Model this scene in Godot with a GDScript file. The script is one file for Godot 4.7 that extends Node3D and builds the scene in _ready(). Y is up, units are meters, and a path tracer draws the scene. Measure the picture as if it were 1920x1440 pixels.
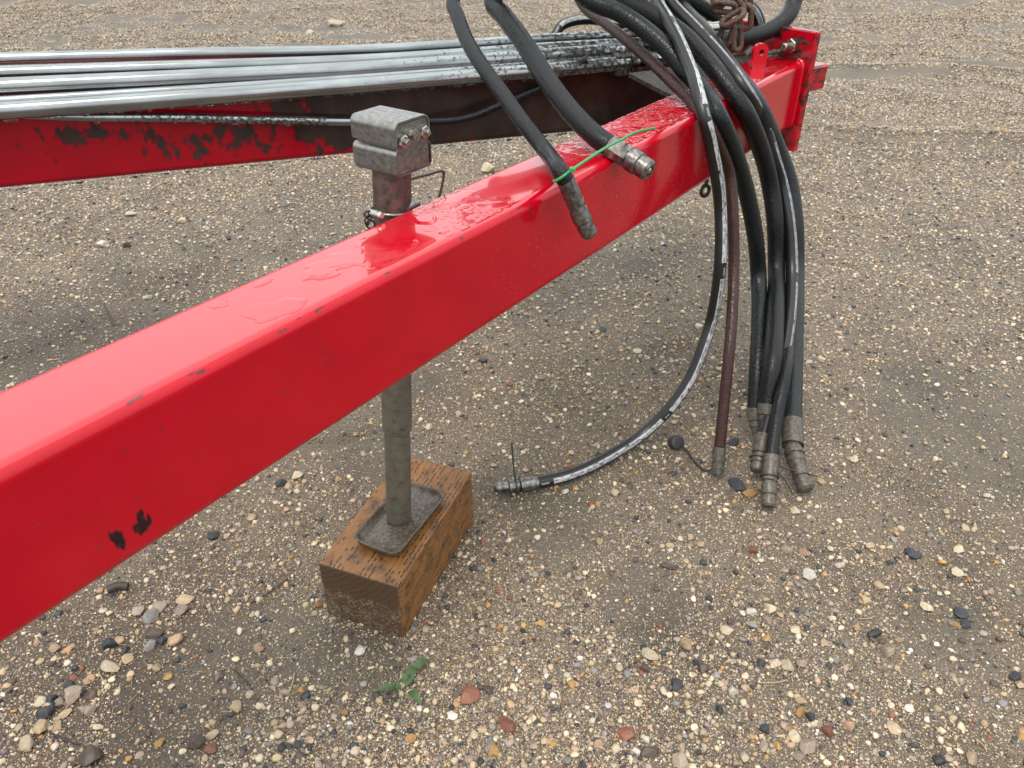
extends Node3D
# A red tubular A-frame drawbar standing on a jack and a timber block over wet gravel. Units are metres, y is up.

const D1 := Vector3(0.5845, 0, -0.8114)   # along the near beam
const N1 := Vector3(0.8114, 0, 0.5845)    # across it, outwards
const D2 := Vector3(0.9461, 0, -0.3239)   # along the far beam
const N2 := Vector3(0.3239, 0, 0.9461)    # across it, inwards
const AX := Vector3(0.8032, 0, -0.5957)   # axis of the drawbar
const TX := Vector3(0.5957, 0, 0.8032)    # across the hitch plate
const TOP := 0.825
const LOW := 0.63
const UP := Vector3.UP

const HOSES := {   # radius, length of the end fitting, centre line from the pipe end to the tip
	"tied_a": [0.0157, 0.120, [Vector3(0.480, 1.420, -2.340), Vector3(0.400, 1.500, -2.260), Vector3(0.250, 1.480, -2.170), Vector3(0.080, 1.360, -2.070), Vector3(-0.050, 1.200, -2.000), Vector3(-0.129, 1.064, -1.874), Vector3(-0.118, 1.039, -1.830), Vector3(-0.096, 1.001, -1.765), Vector3(-0.061, 0.963, -1.692), Vector3(-0.016, 0.922, -1.614), Vector3(0.026, 0.884, -1.539), Vector3(0.062, 0.855, -1.480), Vector3(0.085, 0.864, -1.316), Vector3(0.101, 0.838, -1.318), Vector3(0.119, 0.794, -1.318), Vector3(0.143, 0.745, -1.320)]],
	"tied_b": [0.0213, 0.100, [Vector3(0.520, 1.400, -2.280), Vector3(0.440, 1.470, -2.200), Vector3(0.300, 1.430, -2.100), Vector3(0.150, 1.310, -2.000), Vector3(0.050, 1.170, -1.950), Vector3(-0.044, 1.049, -1.992), Vector3(-0.018, 1.023, -1.936), Vector3(0.030, 0.978, -1.837), Vector3(0.080, 0.923, -1.720), Vector3(0.127, 0.882, -1.628), Vector3(0.171, 0.855, -1.559), Vector3(0.212, 0.837, -1.526), Vector3(0.269, 0.813, -1.477)]],
	"brown": [0.0141, 0.070, [Vector3(0.480, 1.360, -2.400), Vector3(0.400, 1.400, -2.400), Vector3(0.139, 1.204, -2.565), Vector3(0.164, 1.051, -2.512), Vector3(0.205, 0.979, -2.424), Vector3(0.251, 0.954, -2.327), Vector3(0.311, 0.922, -2.198), Vector3(0.366, 0.887, -2.071), Vector3(0.405, 0.858, -1.972), Vector3(0.432, 0.839, -1.907), Vector3(0.453, 0.816, -1.826), Vector3(0.504, 0.742, -1.856), Vector3(0.541, 0.674, -1.880), Vector3(0.556, 0.570, -1.837), Vector3(0.564, 0.463, -1.793), Vector3(0.555, 0.372, -1.712), Vector3(0.543, 0.295, -1.644), Vector3(0.534, 0.166, -1.580), Vector3(0.528, 0.080, -1.537), Vector3(0.524, 0.020, -1.507)]],
	"dark_green": [0.0219, 0.070, [Vector3(0.690, 0.823, -2.636), Vector3(0.668, 0.875, -2.631), Vector3(0.621, 0.929, -2.622), Vector3(0.550, 0.969, -2.600), Vector3(0.484, 0.993, -2.576), Vector3(0.431, 1.114, -2.556), Vector3(0.247, 1.326, -2.411), Vector3(0.063, 1.259, -2.265), Vector3(0.113, 1.102, -2.237), Vector3(0.197, 1.025, -2.190), Vector3(0.271, 1.001, -2.149), Vector3(0.344, 0.962, -2.095), Vector3(0.396, 0.922, -2.046), Vector3(0.430, 0.886, -2.003), Vector3(0.467, 0.855, -1.966), Vector3(0.476, 0.832, -1.841), Vector3(0.533, 0.748, -1.879), Vector3(0.604, 0.616, -1.933), Vector3(0.658, 0.479, -1.955), Vector3(0.694, 0.354, -1.973), Vector3(0.682, 0.278, -1.866), Vector3(0.659, 0.190, -1.742), Vector3(0.652, 0.099, -1.672), Vector3(0.655, 0.050, -1.633)]],
	"black_mid": [0.0236, 0.060, [Vector3(0.540, 1.360, -2.360), Vector3(0.460, 1.400, -2.360), Vector3(0.197, 1.243, -2.416), Vector3(0.238, 1.087, -2.375), Vector3(0.306, 1.010, -2.306), Vector3(0.374, 0.983, -2.237), Vector3(0.443, 0.947, -2.158), Vector3(0.482, 0.914, -2.098), Vector3(0.523, 0.870, -2.024), Vector3(0.575, 0.809, -1.978), Vector3(0.642, 0.712, -2.015), Vector3(0.703, 0.595, -2.054), Vector3(0.731, 0.493, -2.031), Vector3(0.751, 0.364, -2.001), Vector3(0.715, 0.301, -1.842), Vector3(0.675, 0.240, -1.689), Vector3(0.664, 0.158, -1.637), Vector3(0.659, 0.100, -1.600)]],
	"printed_near": [0.0154, 0.110, [Vector3(0.133, 0.870, -2.604), Vector3(0.153, 0.897, -2.620), Vector3(0.200, 0.912, -2.629), Vector3(0.266, 0.914, -2.628), Vector3(0.336, 0.909, -2.582), Vector3(0.396, 0.948, -2.567), Vector3(0.445, 1.080, -2.554), Vector3(0.414, 1.298, -2.500), Vector3(0.383, 1.235, -2.446), Vector3(0.387, 1.083, -2.387), Vector3(0.392, 1.012, -2.290), Vector3(0.400, 0.983, -2.155), Vector3(0.407, 0.956, -2.027), Vector3(0.410, 0.928, -1.905), Vector3(0.409, 0.900, -1.782), Vector3(0.421, 0.850, -1.723), Vector3(0.446, 0.790, -1.736), Vector3(0.473, 0.718, -1.751), Vector3(0.498, 0.636, -1.769), Vector3(0.508, 0.563, -1.754), Vector3(0.513, 0.487, -1.739), Vector3(0.516, 0.407, -1.739), Vector3(0.513, 0.330, -1.739), Vector3(0.495, 0.265, -1.714), Vector3(0.469, 0.195, -1.688), Vector3(0.425, 0.125, -1.663), Vector3(0.355, 0.050, -1.640), Vector3(0.253, 0.022, -1.573), Vector3(0.152, 0.020, -1.505), Vector3(0.071, 0.022, -1.472), Vector3(0.013, 0.024, -1.457), Vector3(-0.045, 0.024, -1.449)]],
	"printed_far": [0.0170, 0.100, [Vector3(0.738, 0.804, -2.610), Vector3(0.767, 0.845, -2.600), Vector3(0.772, 0.891, -2.598), Vector3(0.746, 0.941, -2.595), Vector3(0.698, 0.979, -2.585), Vector3(0.651, 1.116, -2.576), Vector3(0.504, 1.332, -2.502), Vector3(0.356, 1.267, -2.428), Vector3(0.382, 1.102, -2.380), Vector3(0.424, 1.011, -2.300), Vector3(0.476, 0.960, -2.202), Vector3(0.526, 0.912, -2.108), Vector3(0.576, 0.852, -1.998), Vector3(0.665, 0.741, -2.069), Vector3(0.712, 0.651, -2.077), Vector3(0.749, 0.578, -2.083), Vector3(0.773, 0.489, -2.040), Vector3(0.788, 0.372, -1.984), Vector3(0.762, 0.291, -1.861), Vector3(0.745, 0.253, -1.804), Vector3(0.720, 0.210, -1.738), Vector3(0.690, 0.166, -1.670), Vector3(0.662, 0.123, -1.604), Vector3(0.640, 0.091, -1.555), Vector3(0.615, 0.045, -1.486)]],
	"black_right": [0.0247, 0.200, [Vector3(0.485, 0.865, -2.491), Vector3(0.596, 0.874, -2.510), Vector3(0.713, 0.881, -2.528), Vector3(0.788, 0.899, -2.549), Vector3(0.842, 0.932, -2.578), Vector3(0.865, 0.972, -2.611), Vector3(0.890, 1.114, -2.646), Vector3(0.680, 1.298, -2.706), Vector3(0.469, 1.203, -2.766), Vector3(0.482, 1.047, -2.710), Vector3(0.504, 0.971, -2.615), Vector3(0.553, 0.912, -2.402), Vector3(0.591, 0.854, -2.203), Vector3(0.623, 0.808, -2.045), Vector3(0.715, 0.688, -2.122), Vector3(0.782, 0.570, -2.129), Vector3(0.812, 0.457, -2.093), Vector3(0.827, 0.341, -2.055), Vector3(0.801, 0.268, -1.928), Vector3(0.766, 0.175, -1.765), Vector3(0.737, 0.121, -1.642), Vector3(0.718, 0.082, -1.555), Vector3(0.720, 0.049, -1.478), Vector3(0.727, 0.030, -1.431)]],
	"black_low": [0.0161, 0.130, [Vector3(0.600, 1.360, -2.320), Vector3(0.520, 1.400, -2.320), Vector3(0.411, 1.204, -2.748), Vector3(0.428, 1.049, -2.692), Vector3(0.455, 0.973, -2.599), Vector3(0.518, 0.915, -2.386), Vector3(0.567, 0.856, -2.191), Vector3(0.601, 0.809, -2.041), Vector3(0.732, 0.658, -2.213), Vector3(0.807, 0.520, -2.249), Vector3(0.846, 0.387, -2.222), Vector3(0.876, 0.240, -2.191), Vector3(0.779, 0.228, -1.877), Vector3(0.706, 0.220, -1.669), Vector3(0.674, 0.162, -1.585), Vector3(0.648, 0.105, -1.505), Vector3(0.633, 0.066, -1.449), Vector3(0.621, 0.020, -1.384)]],
	"hose_low": [0.0115, 0.000, [Vector3(-0.242, 0.709, -2.227), Vector3(-0.167, 0.709, -2.240), Vector3(-0.107, 0.717, -2.258), Vector3(-0.046, 0.736, -2.283), Vector3(0.023, 0.757, -2.310), Vector3(0.093, 0.782, -2.341), Vector3(0.154, 0.822, -2.359), Vector3(0.216, 0.847, -2.367)]],
}
const PIPES := [   # radius, centre line
	[0.0150, [Vector3(-2.439, 0.939, -1.726), Vector3(-1.288, 0.907, -2.064), Vector3(-0.865, 0.896, -2.188), Vector3(-0.391, 0.881, -2.327), Vector3(0.160, 0.883, -2.500), Vector3(0.552, 0.880, -2.620)]],
	[0.0163, [Vector3(-2.412, 0.914, -1.654), Vector3(-1.266, 0.885, -2.008), Vector3(-0.852, 0.874, -2.136), Vector3(-0.386, 0.863, -2.281), Vector3(0.159, 0.865, -2.460), Vector3(0.478, 0.862, -2.563)]],
	[0.0211, [Vector3(-2.377, 0.890, -1.571), Vector3(-1.237, 0.866, -1.944), Vector3(-0.834, 0.858, -2.076), Vector3(-0.379, 0.851, -2.226), Vector3(0.156, 0.853, -2.411), Vector3(0.437, 0.854, -2.507)]],
	[0.0208, [Vector3(-2.354, 0.833, -1.496), Vector3(-1.218, 0.825, -1.882), Vector3(-0.822, 0.823, -2.017), Vector3(-0.373, 0.823, -2.170), Vector3(0.061, 0.824, -2.321), Vector3(0.431, 0.829, -2.452)]],
	[0.0116, [Vector3(-2.367, 0.850, -1.531), Vector3(-1.231, 0.840, -1.915), Vector3(-0.830, 0.836, -2.050), Vector3(-0.377, 0.834, -2.204), Vector3(0.062, 0.835, -2.355), Vector3(0.384, 0.837, -2.468)]],
	[0.0117, [Vector3(-2.361, 0.964, -1.529), Vector3(-1.228, 0.816, -1.894), Vector3(-1.067, 0.795, -1.946), Vector3(-0.837, 0.772, -2.025), Vector3(-0.440, 0.727, -2.158), Vector3(-0.242, 0.709, -2.227)]],
]
const SCUFFS := [Vector2(0.247, 0.301), Vector2(0.278, 0.300), Vector2(0.269, 0.302)]
const SPECKS := [Vector2(0.469, 0.244), Vector2(0.526, 0.225), Vector2(0.566, 0.212), Vector2(0.569, 0.209), Vector2(0.582, 0.227), Vector2(0.550, 0.242), Vector2(0.503, 0.247), Vector2(0.507, 0.253), Vector2(0.532, 0.289), Vector2(0.570, 0.240), Vector2(0.615, 0.272), Vector2(0.496, 0.239), Vector2(0.436, 0.258), Vector2(0.330, 0.194), Vector2(0.287, 0.197), Vector2(0.637, 0.341), Vector2(0.580, 0.360), Vector2(1.115, 0.434)]
const CHIPS := [Vector2(0.385, 0.168), Vector2(0.396, 0.172), Vector2(0.572, 0.150), Vector2(0.581, 0.151), Vector2(0.985, 0.154), Vector2(1.007, 0.160), Vector2(1.066, 0.164), Vector2(0.515, 0.160), Vector2(1.398, 0.173), Vector2(1.458, 0.171)]
const FAR_DIRT := [Vector2(-0.121, 0.257), Vector2(-0.352, 0.229), Vector2(-0.017, 0.276), Vector2(0.137, 0.280), Vector2(0.222, 0.298)]
const STONES := [[-0.826, -0.878, 0.0366, "beige"], [-0.882, -0.866, 0.0218, "cream"], [-0.783, -0.944, 0.0323, "cream"], [-0.760, -0.962, 0.0230, "tan"], [-0.810, -0.998, 0.0274, "slate"], [-0.756, -1.069, 0.0325, "grey"], [-0.787, -1.082, 0.0246, "beige"], [-0.746, -1.092, 0.0247, "beige"], [-0.697, -1.082, 0.0327, "beige"], [-0.698, -1.113, 0.0250, "tan"], [-0.860, -0.844, 0.0287, "slate"], [-0.824, -0.844, 0.0198, "tan"], [-0.782, -0.850, 0.0252, "beige"], [-0.857, -0.813, 0.0282, "tan"], [-0.862, -0.783, 0.0277, "cream"], [-0.826, -0.819, 0.0177, "tan"], [-0.753, -0.819, 0.0142, "cream"], [-0.742, -0.763, 0.0377, "brown"], [-0.683, -1.010, 0.0276, "peach"], [-0.666, -0.926, 0.0151, "ochre"], [-0.516, -0.858, 0.0235, "tan"], [-0.566, -0.924, 0.0169, "mauve"], [-0.498, -0.886, 0.0166, "cream"], [-0.564, -0.787, 0.0295, "brown"], [-0.535, -0.778, 0.0190, "rust"], [-0.629, -0.788, 0.0174, "ochre"], [-0.541, -0.802, 0.0210, "tan"], [-0.507, -0.987, 0.0175, "peach"], [-0.540, -1.113, 0.0166, "cream"], [-0.544, -1.074, 0.0122, "cream"], [-0.391, -0.860, 0.0181, "peach"], [-0.361, -0.779, 0.0138, "slate"], [-0.411, -0.781, 0.0156, "slate"], [-0.303, -0.984, 0.0194, "white"], [-0.389, -0.882, 0.0184, "slate"], [-0.917, -0.991, 0.0195, "tan"], [-0.707, -1.010, 0.0177, "slate"], [-0.729, -1.027, 0.0239, "brown"], [-0.775, -0.984, 0.0156, "slate"], [-0.809, -0.922, 0.0169, "peach"], [-0.815, -0.911, 0.0168, "peach"], [-0.846, -0.901, 0.0186, "slate"], [-0.792, -0.884, 0.0221, "brown"], [-0.863, -0.872, 0.0219, "slate"], [-0.846, -0.864, 0.0200, "beige"], [-0.861, -0.858, 0.0163, "tan"], [-0.742, -0.781, 0.0138, "beige"], [-0.797, -1.008, 0.0177, "tan"], [-0.697, -0.944, 0.0190, "tan"], [-0.728, -0.994, 0.0234, "grey"], [-0.410, -1.100, 0.0165, "ochre"], [-0.311, -0.848, 0.0162, "ochre"], [-0.082, -0.882, 0.0349, "rust"], [-0.008, -0.820, 0.0283, "rust"], [0.352, -0.998, 0.0255, "tan"], [0.275, -0.973, 0.0328, "cream"], [0.117, -0.909, 0.0187, "ochre"], [0.108, -0.926, 0.0151, "white"], [-0.034, -0.772, 0.0207, "ochre"], [-0.074, -0.758, 0.0154, "beige"], [0.154, -0.788, 0.0174, "peach"], [0.184, -0.778, 0.0155, "cream"], [0.208, -0.803, 0.0263, "rust"], [0.221, -0.772, 0.0172, "white"], [0.243, -0.770, 0.0241, "brown"], [0.295, -0.752, 0.0306, "beige"], [0.289, -0.892, 0.0148, "cream"], [0.314, -0.905, 0.0223, "slate"], [-0.182, -0.796, 0.0192, "ochre"], [-0.069, -0.803, 0.0158, "cream"], [-0.054, -0.813, 0.0141, "tan"], [-0.109, -0.842, 0.0161, "white"], [0.210, -0.946, 0.0152, "cream"], [-0.303, -0.987, 0.0175, "white"], [0.060, -1.054, 0.0161, "ochre"], [0.202, -1.285, 0.0203, "tan"], [0.365, -1.273, 0.0180, "tan"], [0.350, -1.210, 0.0240, "brown"], [0.023, -1.032, 0.0120, "slate"], [0.261, -0.944, 0.0190, "brown"], [-0.044, -0.897, 0.0185, "brown"], [-0.106, -0.886, 0.0166, "mauve"], [0.058, -0.792, 0.0174, "tan"], [-0.041, -0.781, 0.0173, "grey"], [0.351, -0.998, 0.0262, "tan"], [0.373, -0.940, 0.0234, "brown"], [0.362, -0.956, 0.0157, "slate"], [0.498, -1.047, 0.0248, "grey"], [0.441, -1.032, 0.0246, "cream"], [0.547, -1.089, 0.0232, "cream"], [0.506, -1.084, 0.0211, "white"], [0.518, -1.015, 0.0163, "ochre"], [0.798, -1.146, 0.0196, "tan"], [0.824, -1.268, 0.0231, "tan"], [0.753, -1.108, 0.0192, "tan"], [0.556, -1.259, 0.0253, "rust"], [0.632, -1.259, 0.0230, "beige"], [0.667, -1.246, 0.0228, "peach"], [0.911, -1.240, 0.0273, "slate"], [1.023, -1.256, 0.0229, "cream"], [0.739, -1.022, 0.0245, "slate"], [0.749, -0.977, 0.0239, "beige"], [0.513, -0.953, 0.0216, "cream"], [0.539, -0.947, 0.0235, "cream"], [0.569, -0.951, 0.0236, "beige"], [0.490, -0.953, 0.0177, "slate"], [0.420, -0.893, 0.0190, "white"], [0.543, -0.872, 0.0188, "tan"], [0.534, -0.850, 0.0204, "ochre"], [0.551, -0.839, 0.0184, "slate"], [0.615, -0.821, 0.0219, "peach"], [0.572, -0.810, 0.0217, "rust"], [0.527, -0.781, 0.0320, "beige"], [0.510, -0.802, 0.0216, "cream"], [0.408, -0.761, 0.0193, "cream"], [0.449, -0.781, 0.0178, "beige"], [0.474, -0.783, 0.0143, "ochre"], [0.507, -0.764, 0.0194, "beige"], [0.696, -0.819, 0.0237, "tan"], [0.940, -1.076, 0.0252, "slate"], [0.935, -1.047, 0.0207, "slate"], [0.917, -1.045, 0.0165, "ochre"], [0.967, -0.917, 0.0231, "slate"], [0.966, -0.900, 0.0191, "tan"], [0.385, -0.854, 0.0167, "slate"], [0.461, -0.814, 0.0163, "slate"], [0.985, -1.186, 0.0222, "cream"], [0.735, -1.207, 0.0179, "white"], [0.656, -1.183, 0.0244, "white"], [0.873, -1.089, 0.0254, "cream"], [0.741, -0.858, 0.0168, "white"], [0.784, -1.008, 0.0182, "tan"], [0.581, -1.032, 0.0185, "cream"], [0.533, -1.060, 0.0187, "beige"], [0.365, -1.271, 0.0185, "tan"], [0.438, -1.278, 0.0209, "tan"], [0.635, -0.872, 0.0150, "slate"], [0.807, -0.757, 0.0246, "tan"], [0.751, -0.757, 0.0210, "slate"], [-1.798, -8.521, 0.1462, "cream"], [-1.958, -8.115, 0.0570, "white"], [-1.698, -2.978, 0.0443, "white"], [-1.592, -2.967, 0.0376, "brown"], [-1.717, -3.311, 0.0385, "white"], [-1.466, -3.254, 0.0333, "cream"], [-1.327, -2.504, 0.0272, "white"], [-0.631, -3.039, 0.0270, "slate"], [-1.199, -3.056, 0.0317, "slate"], [-0.125, -3.960, 0.0779, "cream"], [0.434, -1.575, 0.0141, "tan"], [0.602, -1.650, 0.0290, "slate"], [0.572, -1.480, 0.0352, "slate"], [0.594, -1.450, 0.0320, "ochre"], [0.635, -1.476, 0.0324, "tan"], [0.687, -1.383, 0.0207, "cream"], [0.788, -1.490, 0.0217, "tan"], [0.134, -1.460, 0.0161, "white"], [0.257, -1.454, 0.0241, "cream"], [0.213, -1.415, 0.0158, "ochre"], [0.192, -1.415, 0.0158, "rust"], [0.093, -1.976, 0.0229, "grey"], [-0.008, -1.937, 0.0226, "rust"], [0.308, -2.276, 0.0254, "slate"], [0.407, -2.137, 0.0277, "cream"], [0.636, -2.287, 0.0255, "white"], [-0.092, -2.088, 0.0272, "slate"], [-0.559, -1.532, 0.0304, "cream"], [-0.594, -1.501, 0.0273, "slate"], [-0.232, -1.728, 0.0209, "cream"], [-0.571, -1.490, 0.0217, "tan"], [-0.633, -1.373, 0.0207, "tan"], [-0.703, -1.310, 0.0226, "slate"], [0.986, -2.081, 0.0238, "cream"], [0.938, -2.065, 0.0203, "white"], [1.075, -1.328, 0.0177, "tan"], [1.056, -1.383, 0.0156, "tan"], [1.183, -1.440, 0.0186, "white"], [0.905, -1.586, 0.0226, "cream"], [0.649, -1.480, 0.0189, "cream"]]

const PALETTE := {   # linear base colours of the stones
	"cream": Color(0.50, 0.425, 0.305), "white": Color(0.55, 0.525, 0.47), "tan": Color(0.38, 0.28, 0.18), "beige": Color(0.30, 0.24, 0.19), "grey": Color(0.20, 0.19, 0.18),
	"slate": Color(0.030, 0.034, 0.042), "brown": Color(0.085, 0.060, 0.048), "rust": Color(0.20, 0.075, 0.045), "ochre": Color(0.36, 0.21, 0.075), "peach": Color(0.36, 0.235, 0.155), "mauve": Color(0.15, 0.105, 0.10),
}

var rng := RandomNumberGenerator.new()
var taken := {}
var M := {}
var low_noise := FastNoiseLite.new()
var mid_noise := FastNoiseLite.new()
var patch_noise := FastNoiseLite.new()
var hose_paths := {}


func _ready() -> void:
	view_and_light()
	make_noises()
	make_materials()
	print("materials ", Time.get_ticks_msec())
	make_ground()
	make_gravel()
	print("gravel ", Time.get_ticks_msec())
	make_drawbar()
	make_pipes()
	make_block()
	make_jack()
	make_hoses()
	make_ties_and_chain()
	make_stones()
	make_small_things()
	print("done ", Time.get_ticks_msec())


func view_and_light() -> void:
	var cam := Camera3D.new()
	cam.name = "camera"
	cam.position = Vector3(0, 1.3, 0)
	cam.rotation_degrees = Vector3(-33.7, 0, 0)
	cam.fov = 53.06
	cam.near = 0.05
	cam.far = 400.0
	var lens := CameraAttributesPhysical.new()
	lens.frustum_focal_length = 5.7
	lens.exposure_aperture = 2.4
	lens.frustum_focus_distance = 1.45
	cam.attributes = lens
	cam.fov = 53.06
	add_child(cam)
	cam.current = true
	var sky_mat := ProceduralSkyMaterial.new()
	sky_mat.sky_top_color = Color(0.985, 1.0, 1.0)
	sky_mat.sky_horizon_color = Color(0.70, 0.725, 0.745)
	sky_mat.sky_curve = 0.45
	sky_mat.ground_bottom_color = Color(0.34, 0.31, 0.27)
	sky_mat.ground_horizon_color = Color(0.5, 0.48, 0.45)
	sky_mat.sun_angle_max = 1.0
	var sky := Sky.new()
	sky.sky_material = sky_mat
	var env := Environment.new()
	env.background_mode = Environment.BG_SKY
	env.sky = sky
	env.tonemap_mode = Environment.TONE_MAPPER_LINEAR
	env.tonemap_exposure = 2.15
	env.sdfgi_enabled = true
	env.ssao_enabled = true
	env.ssil_enabled = true
	var we := WorldEnvironment.new()
	we.name = "world_environment"
	we.environment = env
	add_child(we)
	var sun := DirectionalLight3D.new()
	sun.name = "sun"
	sun.rotation_degrees = Vector3(-62, -28, 0)
	sun.light_color = Color(1.0, 0.97, 0.93)
	sun.light_energy = 0.4
	sun.light_angular_distance = 25.0
	sun.shadow_enabled = true
	add_child(sun)


# ---------------------------------------------------------------- helpers

func numbered(called: String) -> String:
	var k: int = taken.get(called, 0)
	taken[called] = k + 1
	return called if k == 0 else "%s_%03d" % [called, k]


func tag(o: Node, label := "", category := "", group := "", kind := "") -> Node:
	if label: o.set_meta("label", label)
	if category: o.set_meta("category", category)
	if group: o.set_meta("group", group)
	if kind: o.set_meta("kind", kind)
	return o


func thing(called: String, at: Vector3, label: String, category: String, group := "") -> Node3D:
	var o := Node3D.new()
	o.name = numbered(called)
	o.position = at
	add_child(o)
	tag(o, label, category, group)
	return o


func origin_of(p: Node3D) -> Vector3:
	var v := Vector3.ZERO
	var q: Node = p
	while q is Node3D and q != self:
		v += q.position
		q = q.get_parent()
	return v


# a mesh made in world coordinates, hung under a thing or a part
func part(called: String, mesh: Mesh, mat: Material, parent: Node3D = self) -> MeshInstance3D:
	var o := MeshInstance3D.new()
	o.name = numbered(called) if parent == self else called
	o.mesh = mesh
	if mat: o.material_override = mat
	if parent != self: o.position = -origin_of(parent)
	parent.add_child(o, true)
	return o


# a mesh made in world coordinates whose node stands at a point of its own
func piece(called: String, mesh: Mesh, mat: Material, at: Vector3, label: String, category: String, group := "") -> Node3D:
	var t := thing(called, at, label, category, group)
	part("body", mesh, mat, t)
	return t


func soft(x: float, a: float, b: float) -> float:
	return smoothstep(a, b, x)


func smooth_line(ctrl: Array, step := 0.008) -> PackedVector3Array:
	var fine := PackedVector3Array()
	var n := ctrl.size()
	for i in n - 1:
		var a: Vector3 = ctrl[i]
		var b: Vector3 = ctrl[i + 1]
		var pa: Vector3 = ctrl[i - 1] if i > 0 else a * 2.0 - b
		var pb: Vector3 = ctrl[i + 2] if i + 2 < n else b * 2.0 - a
		var k := maxi(4, int(a.distance_to(b) / 0.004))
		var ta := maxf(sqrt(a.distance_to(b)), 1e-4)
		for j in k:
			fine.append(a.cubic_interpolate_in_time(b, pa, pb, float(j) / k, ta, -maxf(sqrt(pa.distance_to(a)), 1e-4), ta + maxf(sqrt(b.distance_to(pb)), 1e-4)))
	fine.append(ctrl[n - 1])
	var out := PackedVector3Array([fine[0]])
	var run := 0.0
	for i in range(1, fine.size()):
		run += fine[i].distance_to(fine[i - 1])
		if run >= step:
			out.append(fine[i])
			run = 0.0
	if out[-1].distance_to(fine[-1]) > step * 0.3:
		out.append(fine[-1])
	return out


func line_length(p: PackedVector3Array) -> float:
	var l := 0.0
	for i in range(1, p.size()): l += p[i].distance_to(p[i - 1])
	return l


func point_at(p: PackedVector3Array, s: float) -> Array:   # [point, direction]
	var l := 0.0
	for i in range(1, p.size()):
		var d := p[i].distance_to(p[i - 1])
		if l + d >= s or i == p.size() - 1:
			var dir := (p[i] - p[i - 1]).normalized()
			return [p[i - 1] + dir * (s - l), dir]
		l += d
	return [p[0], UP]


func slice_line(p: PackedVector3Array, s0: float, s1: float) -> PackedVector3Array:
	var out := PackedVector3Array([point_at(p, s0)[0]])
	var l := 0.0
	for i in range(1, p.size()):
		l += p[i].distance_to(p[i - 1])
		if l > s0 + 0.001 and l < s1 - 0.001: out.append(p[i])
	out.append(point_at(p, s1)[0])
	return out


# a round bar along a line; u runs round it (0.5 faces REF), v is the length in metres
func rope(line: PackedVector3Array, r: float, sides := 16, ref := Vector3(0.28, 0.5, 0.82), caps := true, wobble := 0.0) -> ArrayMesh:
	var st := SurfaceTool.new()
	st.begin(Mesh.PRIMITIVE_TRIANGLES)
	var n := line.size()
	var s := 0.0
	for i in n:
		var t := (line[mini(i + 1, n - 1)] - line[maxi(i - 1, 0)]).normalized()
		var x := (ref - t * ref.dot(t)).normalized()
		var y := t.cross(x)
		if i > 0: s += line[i].distance_to(line[i - 1])
		for k in sides + 1:
			var a := TAU * k / sides - PI
			var dir := x * cos(a) + y * sin(a)
			var rr := r
			if wobble > 0.0: rr += wobble * mid_noise.get_noise_3d(line[i].x * 30.0 + dir.x * 2.0, line[i].y * 30.0 + dir.y * 2.0, line[i].z * 30.0 + dir.z * 2.0)
			st.set_normal(dir)
			st.set_uv(Vector2(float(k) / sides, s))
			st.add_vertex(line[i] + dir * rr)
	for i in n - 1:
		for k in sides:
			var a := i * (sides + 1) + k
			var b := a + sides + 1
			for q in [a, b, a + 1, a + 1, b, b + 1]: st.add_index(q)
	var count := n * (sides + 1)
	if caps:
		for e in 2:
			var c := line[0] if e == 0 else line[n - 1]
			var t := (line[0] - line[1]).normalized() if e == 0 else (line[n - 1] - line[n - 2]).normalized()
			var x := (ref - t * ref.dot(t)).normalized()
			var y := t.cross(x)
			st.set_normal(t); st.set_uv(Vector2(0.02, 0)); st.add_vertex(c)
			for k in sides + 1:
				var a := TAU * k / sides
				st.set_normal(t); st.set_uv(Vector2(0.02, 0)); st.add_vertex(c + (x * cos(a) + y * sin(a)) * r)
			for k in sides:
				for q in [count, count + 2 + k, count + 1 + k]: st.add_index(q)
			count += sides + 2
	return st.commit()


# a turned shape along a line: PROFILE is [distance, radius] pairs with sharp corners; SIDES 6 makes hexagons
func turned(line: PackedVector3Array, profile: Array, sides := 20) -> ArrayMesh:
	var st := SurfaceTool.new()
	st.begin(Mesh.PRIMITIVE_TRIANGLES)
	var flat := sides <= 8
	for j in profile.size() - 1:
		var a: Array = point_at(line, profile[j][0])
		var b: Array = point_at(line, profile[j + 1][0])
		var ra: float = profile[j][1]
		var rb: float = profile[j + 1][1]
		var t: Vector3 = a[1]
		var x := (Vector3(0.28, 0.5, 0.82) - t * t.dot(Vector3(0.28, 0.5, 0.82))).normalized()
		var y := t.cross(x)
		var slope := Vector2(profile[j + 1][0] - profile[j][0], rb - ra)
		slope = slope.normalized() if slope.length() > 1e-6 else Vector2(1, 0)
		for k in sides:
			var a0 := TAU * k / sides
			var a1 := TAU * (k + 1) / sides
			var am := (a0 + a1) / 2
			var v := []
			for q in [[a, ra, a0], [b, rb, a0], [a, ra, a1], [b, rb, a1]]:
				var dir: Vector3 = x * cos(q[2]) + y * sin(q[2])
				var nd: Vector3 = x * cos(am) + y * sin(am) if flat else dir
				v.append([q[0][0] + dir * q[1], (nd * slope.x - t * slope.y).normalized(), Vector2(q[2] / TAU, 0.0)])
			for q in [0, 1, 2, 2, 1, 3]:
				st.set_normal(v[q][1]); st.set_uv(v[q][2]); st.add_vertex(v[q][0])
	return st.commit()


# a box with chamfered edges, axes X, Y, Z given as full-length vectors, centred on C; uv in metres on each face
func chamfer_box(c: Vector3, x: Vector3, y: Vector3, z: Vector3, ch := 0.003) -> ArrayMesh:
	var st := SurfaceTool.new()
	st.begin(Mesh.PRIMITIVE_TRIANGLES)
	add_box(st, c, x, y, z, ch)
	return st.commit()


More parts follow.
